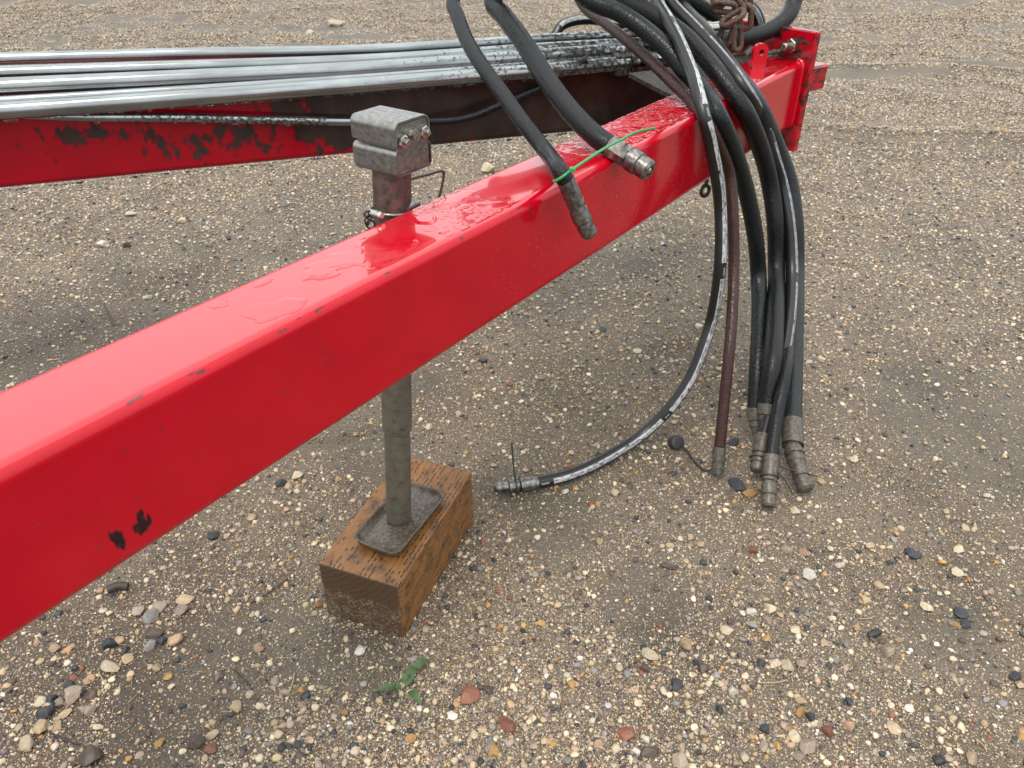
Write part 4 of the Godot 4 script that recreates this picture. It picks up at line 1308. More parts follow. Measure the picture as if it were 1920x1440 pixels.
func make_block() -> void:
	var a := Vector3(-0.2205, 0, -1.0155)      # nearest foot corner
	var u := Vector3(0.3523, 0, -0.9359)       # length
	var v := Vector3(-0.9359, 0, -0.3523)      # width
	var lw := 0.367
	var ww := 0.179
	var hh := 0.156
	var c := a + u * lw / 2 + v * ww / 2 + UP * (hh / 2 - 0.004)
	var pic := wood_picture()
	var high := Image.create(512, 1024, false, Image.FORMAT_L8)
	high.fill(Color(0.8, 0.8, 0.8))
	for y in 1024:
		for x in 512:
			var l := pic.get_pixel(x, y).get_luminance() * 0.5 + 0.5
			high.set_pixel(x, y, Color(l, l, l))
	for p in slit_spots():   # the treater's incisions, coloured near black and sunk in the height map
		pic.fill_rect(Rect2i(p.x, p.y, 5, 24), lin(0.014, 0.008, 0.005))
		high.fill_rect(Rect2i(p.x - 1, p.y - 1, 7, 26), Color(0.05, 0.05, 0.05))
	var side := mat(Color.WHITE, 0.42)
	side.albedo_texture = tex(pic)
	side.heightmap_enabled = true
	side.heightmap_texture = tex(high)
	side.heightmap_scale = 0.25
	var ends := mat(Color.WHITE, 0.5)
	ends.albedo_texture = tex(end_picture())
	ends.heightmap_enabled = true
	ends.heightmap_texture = noise_texture(0.03, 256, [], 5)
	ends.heightmap_scale = 0.08
	var t := thing("timber_block", a, "brown incised timber block lying on the gravel under the jack foot", "wood block")
	var faces := [[UP, v, u, ww, lw, hh, side, "long_face"], [-v, UP, u, hh, lw, ww, side, "long_face"], [v, UP, u, hh, lw, ww, side, "long_face"], [-u, v, -UP, ww, hh, lw, ends, "end_face"], [u, UP, v, hh, ww, lw, side, "long_face"]]
	var wob := FastNoiseLite.new()
	wob.seed = 131; wob.frequency = 14.0; wob.fractal_octaves = 3
	var r := 0.0045
	var long := SurfaceTool.new()
	var short := SurfaceTool.new()
	long.begin(Mesh.PRIMITIVE_TRIANGLES)
	short.begin(Mesh.PRIMITIVE_TRIANGLES)
	var counts := {long: 0, short: 0}
	for f in faces:
		var st: SurfaceTool = long if f[6] == side else short
		var n1 := 24
		var n2 := 24
		for i in n1 + 1:
			for j in n2 + 1:
				# denser towards the rounded edges
				var p: float = -0.5 + float(i) / n1
				var q: float = -0.5 + float(j) / n2
				p = signf(p) * pow(absf(p) * 2.0, 0.6) / 2.0
				q = signf(q) * pow(absf(q) * 2.0, 0.6) / 2.0
				var pos: Vector3 = c + f[0] * (f[5] / 2.0) + f[1] * p * f[3] + f[2] * q * f[4]
				# pull onto a rounded box with worn edges
				var l := Vector3((pos - c).dot(u), (pos - c).y, (pos - c).dot(v))
				var rr: float = r * (1.0 + 0.9 * wob.get_noise_3dv(pos * 2.0))
				var half := Vector3(lw, hh, ww) / 2.0
				var core := l.clamp(-half + Vector3.ONE * rr, half - Vector3.ONE * rr)
				var nd := (l - core).normalized()
				l = core + nd * rr + nd * 0.0012 * wob.get_noise_3dv(pos)
				st.set_normal(u * nd.x + UP * nd.y + v * nd.z)
				st.set_uv(Vector2((p + 0.5) * f[3] / 0.18, (q + 0.5) * f[4] / 0.367) if f[6] == side else Vector2(p + 0.5, q + 0.5))
				st.add_vertex(c + u * l.x + UP * l.y + v * l.z)
		var o: int = counts[st]
		var flip: bool = f[1].cross(f[2]).dot(f[0]) > 0
		for i in n1:
			for j in n2:
				var k := o + i * (n2 + 1) + j
				for w in ([k, k + 1, k + n2 + 1, k + 1, k + n2 + 2, k + n2 + 1] if flip else [k, k + n2 + 1, k + 1, k + 1, k + n2 + 1, k + n2 + 2]): st.add_index(w)
		counts[st] = o + (n1 + 1) * (n2 + 1)
	part("long_faces", long.commit(), side, t).set_meta("label", "warm brown faces with rows of short cuts")
	part("end_face", short.commit(), ends, t).set_meta("label", "dark sawn end splashed with pale mud")


func make_jack() -> void:
	var foot := Vector3(-0.2402, 0.158, -1.2019)
	var head := Vector3(-0.2009, 0.9009, -1.2746)
	var axis := (head - foot).normalized()
	var L := foot.distance_to(head)
	var t := thing("trailer_jack", foot, "grey galvanised drop-leg jack standing on the timber block behind the near beam", "jack")
	var line := PackedVector3Array([foot, head])
	part("inner_leg", turned(line, [[0.0, 0.0264], [0.36, 0.0264]], 36), M.leg, t)
	part("sleeve", turned(line, [[0.293 * L, 0.0264], [0.293 * L, 0.0285], [0.296 * L, 0.0296], [0.70 * L, 0.0296]], 36), M.leg, t)
	part("post", turned(line, [[0.66 * L, 0.0296], [0.66 * L, 0.0328], [L + 0.01, 0.0328]], 36), M.post, t)
	var col := point_at(line, 0.885 * L)
	part("collar_weld", ring(col[0], axis, 0.0338, 0.0032, 32), M.galv, t)
	# foot tray with a turned-up rim
	part("foot_tray", tray_mesh(), M.tray if M.has("tray") else tray_material(), t)
	# head: folded sheet cap over a box, set square with the beam
	var hc := D1 * (head.dot(D1)) + N1 * (head.dot(N1) + 0.004)
	var y0 := 0.893
	var y1 := 0.975
	part("head_box", chamfer_box(hc + UP * (y0 + 0.036), N1 * 0.092, UP * 0.066, D1 * 0.070, 0.003), M.galv, t)
	part("cap", cap_channel(hc, y1, 0.036, 0.0405, 0.098, 0.012), M.galv, t).set_meta("label", "rounded sheet cap wet with rain")
	part("lower_band", band_channel(hc, y0 - 0.003, y0 + 0.036, 0.0425, 0.096), M.galv, t)
	var face := hc + N1 * 0.0455
	var plate := part("face_plate", chamfer_box(face + UP * (y0 + 0.038), N1 * 0.003, UP * 0.079, D1 * 0.0755, 0.0012), M.pink_galv if M.has("pink_galv") else M.galv, t)
	for q in [[-0.026, 0.052], [0.024, 0.056]]:
		var p: Vector3 = face + D1 * q[0] + UP * (y0 + q[1])
		var bl := PackedVector3Array([p, p + N1 * 0.03])
		part("nut", turned(bl, [[0.0, 0.0108], [0.009, 0.0108], [0.010, 0.0092], [0.010, 0.0]], 6), M.bolt, t)
		part("bolt_tip", turned(bl, [[0.0, 0.0048], [0.016, 0.0048], [0.017, 0.004], [0.017, 0.0]], 14), M.bolt, t)
	var sp: Vector3 = face + D1 * 0.0 + UP * (y0 + 0.056)
	var sl := PackedVector3Array([sp, sp + N1 * 0.03])
	part("crank_shaft", turned(sl, [[0.0, 0.0115], [0.004, 0.0115], [0.004, 0.0085], [0.012, 0.0085], [0.012, 0.0]], 20), M.brass if M.has("brass") else M.bolt, t)
	# side pin with a bent wire handle
	var wl := smooth_line([Vector3(-0.178, 0.818, -1.284), Vector3(-0.176, 0.838, -1.287), Vector3(-0.176, 0.854, -1.286), Vector3(-0.174, 0.860, -1.290), Vector3(-0.166, 0.860, -1.301), Vector3(-0.143, 0.856, -1.333), Vector3(-0.128, 0.854, -1.354), Vector3(-0.123, 0.850, -1.361), Vector3(-0.123, 0.842, -1.360), Vector3(-0.127, 0.825, -1.355), Vector3(-0.133, 0.805, -1.346)], 0.003)
	part("pin_handle", rope(wl, 0.0024, 10), M.wire, t)
	var pl := Vector3(-0.215, 0.834, -1.193)
	part("rivet", turned(PackedVector3Array([pl - N1 * 0.02, pl + N1 * 0.006]), [[0.0, 0.0075], [0.022, 0.0075], [0.0255, 0.005], [0.026, 0.0]], 16), M.bolt, t)
	var clamp_a := Vector3(-0.192, 0.821, -1.248)
	var clamp_b := Vector3(-0.165, 0.821, -1.285)
	part("pin_bracket", turned(PackedVector3Array([clamp_a, clamp_b]), [[0.0, 0.0], [0.0, 0.010], [0.01, 0.012], [clamp_a.distance_to(clamp_b), 0.009], [clamp_a.distance_to(clamp_b), 0.0]], 10), M.galv, t)
	# a short chain for the pin
	var spots := [[697, 398], [690, 404], [688, 413], [694, 420]]
	for k in spots.size():
		var p := pin_chain_point(k)
		var dir := Vector3(1, 0.2, 0.3) if k % 2 == 0 else Vector3(0.2, 0.1, 1)
		part("chain_link", ring(p, dir.normalized(), 0.0068, 0.0018, 14), M.wire, t)


func pin_chain_point(k: int) -> Vector3:
	return [Vector3(-0.228, 0.835, -1.206), Vector3(-0.234, 0.833, -1.198), Vector3(-0.237, 0.825, -1.194), Vector3(-0.233, 0.816, -1.199)][k]


func tray_material() -> StandardMaterial3D:
	var m := mapped(mat(Color.WHITE, 0.25, 0.15), 9.0)
	m.albedo_texture = noise_texture(0.02, 512, [[0.0, lin(0.055, 0.042, 0.031)], [0.4, lin(0.085, 0.069, 0.052)], [0.7, lin(0.12, 0.102, 0.082)], [1.0, lin(0.20, 0.185, 0.16)]], 5, FastNoiseLite.TYPE_SIMPLEX_SMOOTH, 121)
	m.heightmap_enabled = true
	m.heightmap_texture = noise_texture(0.012, 512, [], 5, FastNoiseLite.TYPE_SIMPLEX_SMOOTH, 123)
	m.heightmap_scale = 0.08
	M.tray = m
	return m


func tray_mesh() -> ArrayMesh:
	var c := Vector3(-0.2345, 0, -1.1930)
	var lx := Vector3(0.43, 0, -0.903).normalized()
	var wx := Vector3(0.903, 0, 0.43).normalized()
	var st := SurfaceTool.new()
	st.begin(Mesh.PRIMITIVE_TRIANGLES)
	var rings := [[-0.036, 0.1575], [-0.016, 0.158], [-0.007, 0.1605], [-0.002, 0.167], [0.0, 0.174], [0.0025, 0.1745], [0.0035, 0.172], [0.0015, 0.164], [-0.004, 0.156], [-0.012, 0.1535]]
	var n := 64
	for q in rings:
		for k in n + 1:
			var a := TAU * k / n
			var hl: float = 0.099 + q[0]
			var hw: float = 0.052 + q[0]
			var rad: float = maxf(0.022 + q[0], 0.004)
			var d := Vector2(cos(a), sin(a))
			# rounded rectangle by direction
			var e := Vector2(signf(d.x) * pow(absf(d.x), 0.28) * hl, signf(d.y) * pow(absf(d.y), 0.28) * hw)
			var core := e.clamp(-Vector2(hl - rad, hw - rad), Vector2(hl - rad, hw - rad))
			var o := e - core
			if o.length() > 1e-6: e = core + o.normalized() * rad
			var p := c + lx * e.x + wx * e.y
			var y: float = q[1] + 0.0025 * mid_noise.get_noise_2d(p.x * 18.0, p.z * 18.0) * (1.0 if q[1] > 0.162 else 0.2)
			st.set_smooth_group(0)
			st.add_vertex(Vector3(p.x, y, p.z))
	for j in rings.size() - 1:
		for k in n:
			var a := j * (n + 1) + k
			for q in [a, a + 1, a + n + 1, a + 1, a + n + 2, a + n + 1]: st.add_index(q)
	var base := rings.size() * (n + 1)
	st.add_vertex(c + UP * 0.1575)
	for k in n:
		for q in [base, k + 1, k]: st.add_index(q)
	st.generate_normals()
	return st.commit()


# an inverted U of sheet metal whose fold lines run along N1
func cap_channel(c: Vector3, top: float, drop: float, half: float, width: float, rad: float) -> ArrayMesh:
	var prof := [[Vector2(-half, top - drop), Vector2(-1, 0)]]
	for k in 7:
		var a := deg_to_rad(lerpf(180.0, 90.0, k / 6.0))
		prof.append([Vector2(-half + rad + cos(a) * rad, top - rad + sin(a) * rad), Vector2(cos(a), sin(a))])
	for k in 7:
		var a := deg_to_rad(lerpf(90.0, 0.0, k / 6.0))
		prof.append([Vector2(half - rad + cos(a) * rad, top - rad + sin(a) * rad), Vector2(cos(a), sin(a))])
	prof.append([Vector2(half, top - drop), Vector2(1, 0)])
	return sheet(c, prof, width, 0.003)


func band_channel(c: Vector3, lo: float, hi: float, half: float, width: float) -> ArrayMesh:
	var prof := [[Vector2(-half + 0.008, hi + 0.004), Vector2(-0.3, 1)], [Vector2(-half + 0.002, hi), Vector2(-0.7, 0.7)], [Vector2(-half, hi - 0.006), Vector2(-1, 0)], [Vector2(-half, lo + 0.006), Vector2(-1, 0)], [Vector2(-half + 0.005, lo), Vector2(-0.7, -0.7)], [Vector2(0, lo - 0.001), Vector2(0, -1)], [Vector2(half - 0.005, lo), Vector2(0.7, -0.7)], [Vector2(half, lo + 0.006), Vector2(1, 0)], [Vector2(half, hi - 0.006), Vector2(1, 0)], [Vector2(half - 0.002, hi), Vector2(0.7, 0.7)], [Vector2(half - 0.008, hi + 0.004), Vector2(0.3, 1)]]
	return sheet(c, prof, width, 0.0025)


func sheet(c: Vector3, prof: Array, width: float, th: float) -> ArrayMesh:
	var st := SurfaceTool.new()
	st.begin(Mesh.PRIMITIVE_TRIANGLES)
	var w3 := func(p: Vector2, e: float) -> Vector3: return c + D1 * p.x + UP * p.y + N1 * e
	var n3 := func(v: Vector2) -> Vector3: return (D1 * v.x + UP * v.y).normalized()
	var tri := func(v: Array, nn: Array) -> void:
		var order := [0, 1, 2]
		if (v[1] - v[0]).cross(v[2] - v[0]).dot(nn[0]) > 0: order = [0, 2, 1]
		for k in order:
			st.set_normal(nn[k]); st.add_vertex(v[k])
	for k in prof.size() - 1:
		var a: Vector2 = prof[k][0]
		var b: Vector2 = prof[k + 1][0]
		var na: Vector2 = prof[k][1].normalized()
		var nb: Vector2 = prof[k + 1][1].normalized()
		var e0 := -width / 2
		var e1 := width / 2
		var v := [w3.call(a, e0), w3.call(b, e0), w3.call(b, e1), w3.call(a, e1)]
		var nn := [n3.call(na), n3.call(nb), n3.call(nb), n3.call(na)]
		tri.call([v[0], v[1], v[2]], [nn[0], nn[1], nn[2]])
		tri.call([v[0], v[2], v[3]], [nn[0], nn[2], nn[3]])
		var ia := a - na * th
		var ib := b - nb * th
		var vi := [w3.call(ia, e0), w3.call(ib, e0), w3.call(ib, e1), w3.call(ia, e1)]
		tri.call([vi[0], vi[1], vi[2]], [-nn[0], -nn[1], -nn[2]])
		tri.call([vi[0], vi[2], vi[3]], [-nn[0], -nn[2], -nn[3]])
		for e in [[e0, -N1], [e1, N1]]:
			var q := [w3.call(a, e[0]), w3.call(b, e[0]), w3.call(ib, e[0]), w3.call(ia, e[0])]
			tri.call([q[0], q[1], q[2]], [e[1], e[1], e[1]])
			tri.call([q[0], q[2], q[3]], [e[1], e[1], e[1]])
	for k in [0, prof.size() - 1]:
		var a: Vector2 = prof[k][0]
		var ia: Vector2 = a - prof[k][1].normalized() * th
		var dn := n3.call((prof[0][0] - prof[1][0]).normalized() if k == 0 else (prof[-1][0] - prof[-2][0]).normalized()) as Vector3
		var q := [w3.call(a, -width / 2), w3.call(a, width / 2), w3.call(ia, width / 2), w3.call(ia, -width / 2)]
		tri.call([q[0], q[1], q[2]], [dn, dn, dn])
		tri.call([q[0], q[2], q[3]], [dn, dn, dn])
	return st.commit()


# ---------------------------------------------------------------- hoses

func make_hoses() -> void:
	var info := {
		"tied_a": ["rubber", "fitting", "black hose over the near beam held by a green tie, left of the pair", "tied"],
		"tied_b": ["rubber", "fitting", "thicker black hose over the near beam, right of the tied pair", "tied"],
		"brown": ["brown_rubber", "muddy_fitting", "thin faded brown hose hanging to the gravel", "plain"],
		"dark_green": ["green_rubber", "muddy_fitting", "thick black hose with a green cast, ending highest above the gravel", "stub"],
		"black_mid": ["rubber", "muddy_fitting", "thick plain black hose in the middle of the hanging bunch", "stub"],
		"printed_near": ["printed", "fitting", "black hose with white printed band curling left onto the gravel", "long"],
		"printed_far": ["printed_worn", "muddy_fitting", "black hose with worn white printed band at the right of the bunch", "plain"],
		"black_right": ["loop_rubber", "muddy_fitting", "thick black hose, rightmost of the bunch, with a stepped muddy coupler", "stepped"],
		"black_low": ["rubber", "muddy_fitting", "thin black hose whose muddy tip reaches lowest in the photo", "plain"],
		"hose_low": ["rubber", "", "thin black hose rising from the speckled pipe along the far beam", ""],
	}
	for key in info:
		var d: Array = HOSES[key]
		var r: float = d[0]
		var fit: float = d[1]
		var line := smooth_line(d[2], 0.009)
		hose_paths[key] = line
		var L := line_length(line)
		var t := thing("hydraulic_hose", line[line.size() - 1], info[key][2], "hose", "hydraulic hoses of the drawbar")
		part("hose_body", rope(slice_line(line, 0.0, L - fit), r, 20), M[info[key][0]], t)
		if fit <= 0.0: continue
		var e := slice_line(line, L - fit, L)
		var m: Material = M[info[key][1]]
		match info[key][3]:
			"tied":
				part("crimp_sleeve", turned(e, [[0.0, r], [0.0, r * 1.08], [fit * 0.45, r * 1.05], [fit * 0.47, r * 0.95]], 8), m, t)
				part("coupler", turned(e, [[fit * 0.47, r * 0.92], [fit * 0.52, r * 0.92], [fit * 0.52, r * 1.10], [fit * 0.72, r * 1.10], [fit * 0.74, r * 0.94], [fit * 0.80, r * 0.94], [fit * 0.80, r * 1.02], [fit * 0.95, r * 1.0], [fit * 0.98, r * 0.86], [fit, r * 0.78], [fit, r * 0.46], [fit * 0.94, r * 0.46], [fit * 0.94, 0.0]], 28), m, t)
				part("poppet", turned(e, [[fit * 0.93, r * 0.36], [fit * 0.985, r * 0.33], [fit * 1.01, r * 0.2], [fit * 1.02, 0.0]], 16), M.bolt, t)
			"long":
				part("crimp_sleeve", turned(e, [[0.0, r], [0.0, r * 1.15], [fit * 0.4, r * 1.15], [fit * 0.42, r * 0.9]], 20), m, t)
				part("coupler", turned(e, [[fit * 0.42, r * 0.85], [fit * 0.5, r * 0.85], [fit * 0.5, r * 1.1], [fit * 0.66, r * 1.1], [fit * 0.68, r * 0.8], [fit * 0.76, r * 0.8], [fit * 0.76, r * 0.95], [fit * 0.95, r * 0.85], [fit, r * 0.6], [fit, 0.0]], 24), m, t)
			"plain":
				part("crimp_sleeve", turned(e, [[0.0, r], [0.0, r * 1.16], [fit * 0.5, r * 1.16], [fit * 0.52, r * 0.95]], 20), m, t)
				part("coupler", turned(e, [[fit * 0.52, r * 0.95], [fit * 0.58, r * 0.95], [fit * 0.58, r * 1.18], [fit * 0.76, r * 1.18], [fit * 0.78, r * 1.0], [fit * 0.84, r * 1.0], [fit * 0.84, r * 1.1], [fit * 0.96, r * 1.05], [fit, r * 0.85], [fit, 0.0]], 24), m, t)
			"stub":
				part("crimp_sleeve", turned(e, [[0.0, r], [0.0, r * 1.07], [fit * 0.45, r * 1.05], [fit * 0.5, r * 0.9], [fit * 0.7, r * 0.92], [fit * 0.72, r * 0.75], [fit, r * 0.62], [fit, 0.0]], 24), m, t)
			"stepped":
				part("crimp_sleeve", turned(e, [[0.0, r], [0.0, r * 1.12], [fit * 0.36, r * 1.10], [fit * 0.37, r * 0.92]], 24), m, t)
				part("coupler", turned(e, [[fit * 0.37, r * 0.85], [fit * 0.44, r * 0.85], [fit * 0.44, r * 1.0], [fit * 0.49, r * 1.0], [fit * 0.5, r * 0.82], [fit * 0.53, r * 0.82], [fit * 0.54, r * 0.96], [fit * 0.60, r * 0.96], [fit * 0.62, r * 0.85], [fit * 0.80, r * 0.85], [fit * 0.81, r * 0.7], [fit * 0.84, r * 0.7], [fit * 0.85, r * 0.88], [fit * 0.97, r * 0.85], [fit, r * 0.6], [fit, 0.0]], 24), m, t)


func make_ties_and_chain() -> void:
	# green cable tie binding the pair on the beam
	var p: PackedVector3Array = hose_paths.tied_a
	var at := point_at(p, line_length(p) - 0.128)
	var r: float = HOSES.tied_a[0]
	var t := thing("cable_tie", at[0], "bright green cable tie with a long tail across the pair of hoses", "cable tie")
	part("loop", ring(at[0], at[1], r + 0.0022, 0.0026, 24), M.green_tie, t)
	part("lock", chamfer_box(Vector3(0.103, 0.877, -1.292), Vector3(0.010, 0, 0), Vector3(0, 0.008, 0), Vector3(0, 0, 0.009), 0.001), M.green_tie, t)
	part("tail", rope(smooth_line([Vector3(0.103, 0.875, -1.298), Vector3(0.131, 0.878, -1.342), Vector3(0.172, 0.876, -1.419), Vector3(0.210, 0.871, -1.489), Vector3(0.245, 0.866, -1.554), Vector3(0.300, 0.849, -1.649)], 0.006), 0.0027, 8), M.green_tie, t)
	# dull tie standing up from the long hose
	p = hose_paths.printed_near
	at = point_at(p, line_length(p) - 0.055)
	t = thing("cable_tie", at[0], "dull green cable tie standing upright on the end of the long printed hose", "cable tie")
	part("loop", ring(at[0], at[1], HOSES.printed_near[0] * 1.1 + 0.002, 0.002, 20), M.dull_tie, t)
	var b: Vector3 = at[0] + UP * 0.016
	part("tail", rope(smooth_line([b, b + Vector3(-0.004, 0.03, 0.0), b + Vector3(-0.008, 0.075, -0.004), b + Vector3(-0.010, 0.115, -0.006)], 0.006), 0.0022, 8), M.dull_tie, t)
	# two dark ties across the bunch of couplers
	p = hose_paths.printed_far
	at = point_at(p, line_length(p) - 0.035)
	t = thing("cable_tie", at[0], "dark red-brown cable tie sticking out right across the hanging couplers", "cable tie")
	part("loop", ring(at[0], at[1], HOSES.printed_far[0] * 1.2 + 0.002, 0.002, 20), M.brown_tie, t)
	part("tail", rope(smooth_line([at[0] + Vector3(0.0, 0.0, 0.022), Vector3(0.640, 0.075, -1.495), Vector3(0.677, 0.065, -1.476), Vector3(0.723, 0.055, -1.470), Vector3(0.762, 0.045, -1.467)], 0.006), 0.0022, 8), M.brown_tie, t)
	p = hose_paths.black_low
	at = point_at(p, line_length(p) - 0.075)
	t = thing("cable_tie", at[0], "thin black cable tie hanging from the lowest coupler towards the ground", "cable tie")
	part("loop", ring(at[0], at[1], HOSES.black_low[0] * 1.2 + 0.002, 0.002, 20), M.black_plastic, t)
	part("tail", rope(smooth_line([Vector3(0.637, 0.090, -1.455), Vector3(0.652, 0.075, -1.442), Vector3(0.672, 0.055, -1.432), Vector3(0.688, 0.030, -1.411)], 0.006), 0.0018, 8), M.black_plastic, t)
	# dust cap on its strap beside the brown hose
	var cp := Vector3(0.442, 0.022, -1.634)
	t = thing("dust_cap", cp, "round black dust cap lying on the gravel left of the brown hose", "dust cap")
	var cdir := Vector3(0.25, 0.55, 0.8).normalized()
	part("cap", turned(PackedVector3Array([cp - cdir * 0.016, cp + cdir * 0.012]), [[0.0, 0.0], [0.0, 0.0185], [0.022, 0.020], [0.026, 0.018], [0.028, 0.010], [0.028, 0.0]], 24), M.black_plastic, t)
	part("strap", rope(smooth_line([cp + Vector3(0.015, -0.008, 0.004), Vector3(0.469, 0.012, -1.604), Vector3(0.482, 0.010, -1.562), Vector3(0.499, 0.012, -1.529), Vector3(0.521, 0.020, -1.524)], 0.006), 0.003, 8), M.black_plastic, t)
	# iron eye hanging under the near beam
	var eye := Vector3(0.552, 0.540, -2.135)
	t = thing("iron_ring", eye, "small dark iron ring hanging under the near beam beside the hoses", "ring")
	part("ring", ring(eye, Vector3(0.5, 0.1, 0.85).normalized(), 0.015, 0.0055, 24), M.wire, t)
	part("shank", turned(PackedVector3Array([eye + UP * 0.012, Vector3(eye.x, LOW + 0.002, eye.z)]), [[0.0, 0.006], [maxf(LOW - eye.y - 0.012, 0.01), 0.006]], 10), M.wire, t)
	# rusty chain hanging over the hoses
	t = thing("chain", Vector3(0.630, 0.916, -2.393), "rusty steel chain hanging among the hoses near the hitch plate", "chain")
	var links := [
		[Vector3(0.594, 0.982, -2.381), Vector3(0.95, -0.1, 0.1), Vector3(0.1, 0.8, 0.5)], [Vector3(0.636, 0.991, -2.395), Vector3(0.55, -0.75, 0.1), Vector3(0.1, 0.3, 0.95)], [Vector3(0.663, 0.955, -2.394), Vector3(-0.1, 1.0, 0.1), Vector3(0.9, 0.1, 0.4)],
		[Vector3(0.617, 0.958, -2.357), Vector3(0.75, 0.5, 0.2), Vector3(0.1, -0.4, 0.9)], [Vector3(0.610, 0.916, -2.376), Vector3(0.12, 1.0, 0.1), Vector3(0.85, -0.1, 0.5)], [Vector3(0.646, 0.900, -2.388), Vector3(-0.15, 1.0, -0.1), Vector3(0.8, 0.2, -0.5)],
		[Vector3(0.628, 0.862, -2.403), Vector3(0.35, 1.0, 0.2), Vector3(0.3, -0.2, 0.9)], [Vector3(0.583, 1.013, -2.388), Vector3(0.2, 1.0, 0.1), Vector3(0.9, -0.2, 0.3)], [Vector3(0.664, 1.015, -2.415), Vector3(-0.2, 1.0, 0.1), Vector3(0.3, 0.0, 0.9)],
	]
	for l in links:
		var along: Vector3 = l[1].normalized()
		var across: Vector3 = (l[2] - along * along.dot(l[2])).normalized()
		var pts := PackedVector3Array()
		for k in 29:
			var a := TAU * k / 28.0
			var e := Vector2(cos(a) * 0.0150, sin(a) * 0.0150)
			pts.append(l[0] + along * (e.x + signf(e.x) * 0.0165) + across * e.y)
		part("link", rope(pts, 0.0084, 12, along.cross(across), false), M.rust_iron, t)


# ---------------------------------------------------------------- small things

func leaf_mesh(at: Vector3, yaw: float, length: float, width: float) -> ArrayMesh:
	var st := SurfaceTool.new()
	st.begin(Mesh.PRIMITIVE_TRIANGLES)
	var fwd := Vector3(cos(yaw), 0, sin(yaw))
	var side := Vector3(-fwd.z, 0, fwd.x)
	var n := 12
	for i in n + 1:
		var q := float(i) / n
		var w := width * 0.5 * sin(PI * pow(q, 0.75)) * (0.72 + 0.28 * (1.0 if i % 2 == 0 else 0.0)) + 0.0008
		var p := at + fwd * q * length + UP * (0.004 + 0.012 * sin(q * PI))
		for s in [-1.0, 0.0, 1.0]:
			st.add_vertex(p + side * w * s + UP * (0.003 * absf(s)))
	for i in n:
		for s in 2:
			var a := i * 3 + s
			for q in [a, a + 1, a + 3, a + 1, a + 4, a + 3]: st.add_index(q)
	st.generate_normals()
	return st.commit()


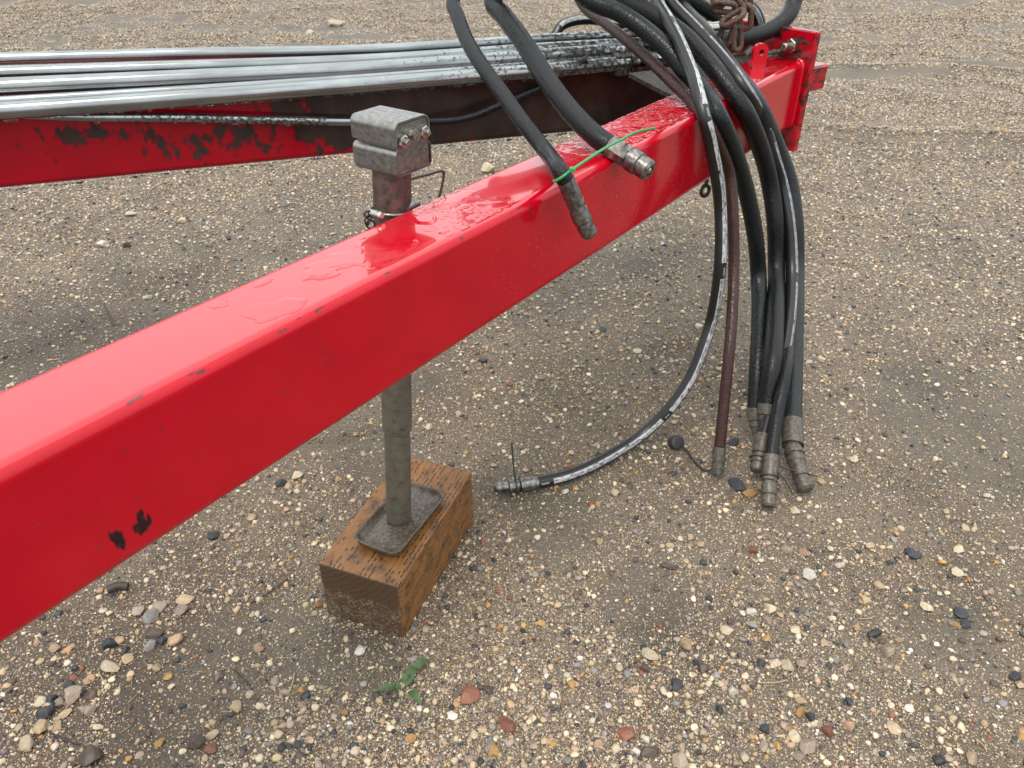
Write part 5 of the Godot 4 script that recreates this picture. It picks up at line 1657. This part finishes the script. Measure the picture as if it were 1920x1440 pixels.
func make_small_things() -> void:
	# weed rosette flattened on the mud
	var root := Vector3(-0.204, 0.004, -0.887)
	var weed := thing("weed", root, "small green weed with jagged leaves flat on the mud", "plant")
	for q in [[Vector3(-0.201, 0.004, -0.896), Vector3(-0.185, 0.004, -0.943), 0.020], [Vector3(-0.191, 0.008, -0.928), Vector3(-0.165, 0.008, -0.951), 0.022], [Vector3(-0.213, 0.004, -0.892), Vector3(-0.256, 0.004, -0.885), 0.014], [Vector3(-0.208, 0.004, -0.904), Vector3(-0.198, 0.004, -0.924), 0.016], [Vector3(-0.196, 0.004, -0.887), Vector3(-0.171, 0.004, -0.860), 0.018], [Vector3(-0.210, 0.005, -0.889), Vector3(-0.223, 0.005, -0.895), 0.014]]:
		var d: Vector3 = q[1] - q[0]
		part("leaf", leaf_mesh(q[0], atan2(d.z, d.x), d.length() * 1.15, q[2]), M.leaf, weed)
	# brown stick-like stone by the beam
	var sa := Vector3(-0.870, 0.012, -1.132)
	var sb := Vector3(-0.831, 0.012, -1.141)
	var stick := thing("wood_scrap", sa, "dark brown rounded scrap of wood on the gravel below the near beam", "wood scrap")
	part("scrap", rope(smooth_line([sa, sa.lerp(sb, 0.5) + Vector3(0, 0.004, -0.004), sb], 0.004), 0.0085, 10, Vector3(0.28, 0.5, 0.82), true, 0.003), M.stone_brown if M.has("stone_brown") else M.twig, stick)
	# twigs and straws
	for q in [[Vector3(-0.556, 0.005, -1.103), Vector3(-0.493, 0.005, -1.170), 0], [Vector3(-0.542, 0.006, -0.938), Vector3(-0.500, 0.004, -0.904), 0], [Vector3(-0.424, 0.004, -0.887), Vector3(-0.422, 0.006, -0.930), 1], [Vector3(-0.802, 0.005, -0.931), Vector3(-0.768, 0.004, -0.898), 1], [Vector3(0.417, 0.004, -1.015), Vector3(0.428, 0.005, -0.992), 1], [Vector3(-0.760, 0.004, -0.741), Vector3(-0.747, 0.005, -0.755), 1], [Vector3(-0.832, 0.006, -0.805), Vector3(-0.771, 0.004, -0.785), 0], [Vector3(0.471, 0.004, -0.910), Vector3(0.529, 0.005, -0.915), 1], [Vector3(0.722, 0.004, -1.062), Vector3(0.758, 0.005, -1.068), 1], [Vector3(-1.124, 0.006, -3.371), Vector3(-1.030, 0.006, -3.439), 0], [Vector3(-1.193, 0.006, -3.151), Vector3(-1.161, 0.006, -3.242), 0], [Vector3(-1.361, 0.006, -2.302), Vector3(-1.466, 0.006, -2.458), 0], [Vector3(-1.652, 0.005, -2.249), Vector3(-1.559, 0.005, -2.224), 1], [Vector3(0.833, 0.004, -0.796), Vector3(0.839, 0.005, -0.770), 1]]:
		var a: Vector3 = q[0]
		var b: Vector3 = q[1]
		var tw := thing("twig" if q[2] == 0 else "straw", a, ("thin dark twig " if q[2] == 0 else "pale dry straw ") + pebble_place(a.x, a.z), "twig" if q[2] == 0 else "straw", "twigs on the gravel" if q[2] == 0 else "straws on the gravel")
		part("stem", rope(smooth_line([a, a.lerp(b, 0.5) + Vector3(0.003, 0.002, 0.004), b], 0.006), 0.0017 if q[2] == 0 else 0.0013, 7), M.twig if q[2] == 0 else M.straw, tw)
	var mm := MultiMesh.new()
	mm.transform_format = MultiMesh.TRANSFORM_3D
	mm.use_colors = true
	var cyl := BoxMesh.new()
	cyl.size = Vector3(1, 0.05, 0.06)
	mm.mesh = cyl
	var buf := PackedFloat32Array()
	var n := 2200
	for k in n:
		var r := 0.6 + 5.0 * pow(rng.randf(), 1.5)
		var a := rng.randf_range(-0.8, 0.8)
		var x := sin(a) * r
		var z := -cos(a) * r
		var b := Basis(UP, rng.randf() * TAU) * Basis(Vector3.BACK, rng.randf_range(-0.15, 0.15)) * Basis.from_scale(Vector3(rng.randf_range(0.006, 0.024), 0.016, 0.016))
		var c: Color = Color(0.26, 0.20, 0.12) if rng.randf() < 0.5 else Color(0.05, 0.035, 0.028)
		buf.append_array([b.x.x, b.y.x, b.z.x, x, b.x.y, b.y.y, b.z.y, ground_height(x, z) + 0.003, b.x.z, b.y.z, b.z.z, z, c.r, c.g, c.b, 1.0])
	mm.instance_count = n
	mm.buffer = buf
	var o := MultiMeshInstance3D.new()
	o.name = "straw_litter"
	o.multimesh = mm
	o.material_override = M.grit
	tag(o, "scattered bits of straw and bark among the gravel", "litter", "", "stuff")
	add_child(o)
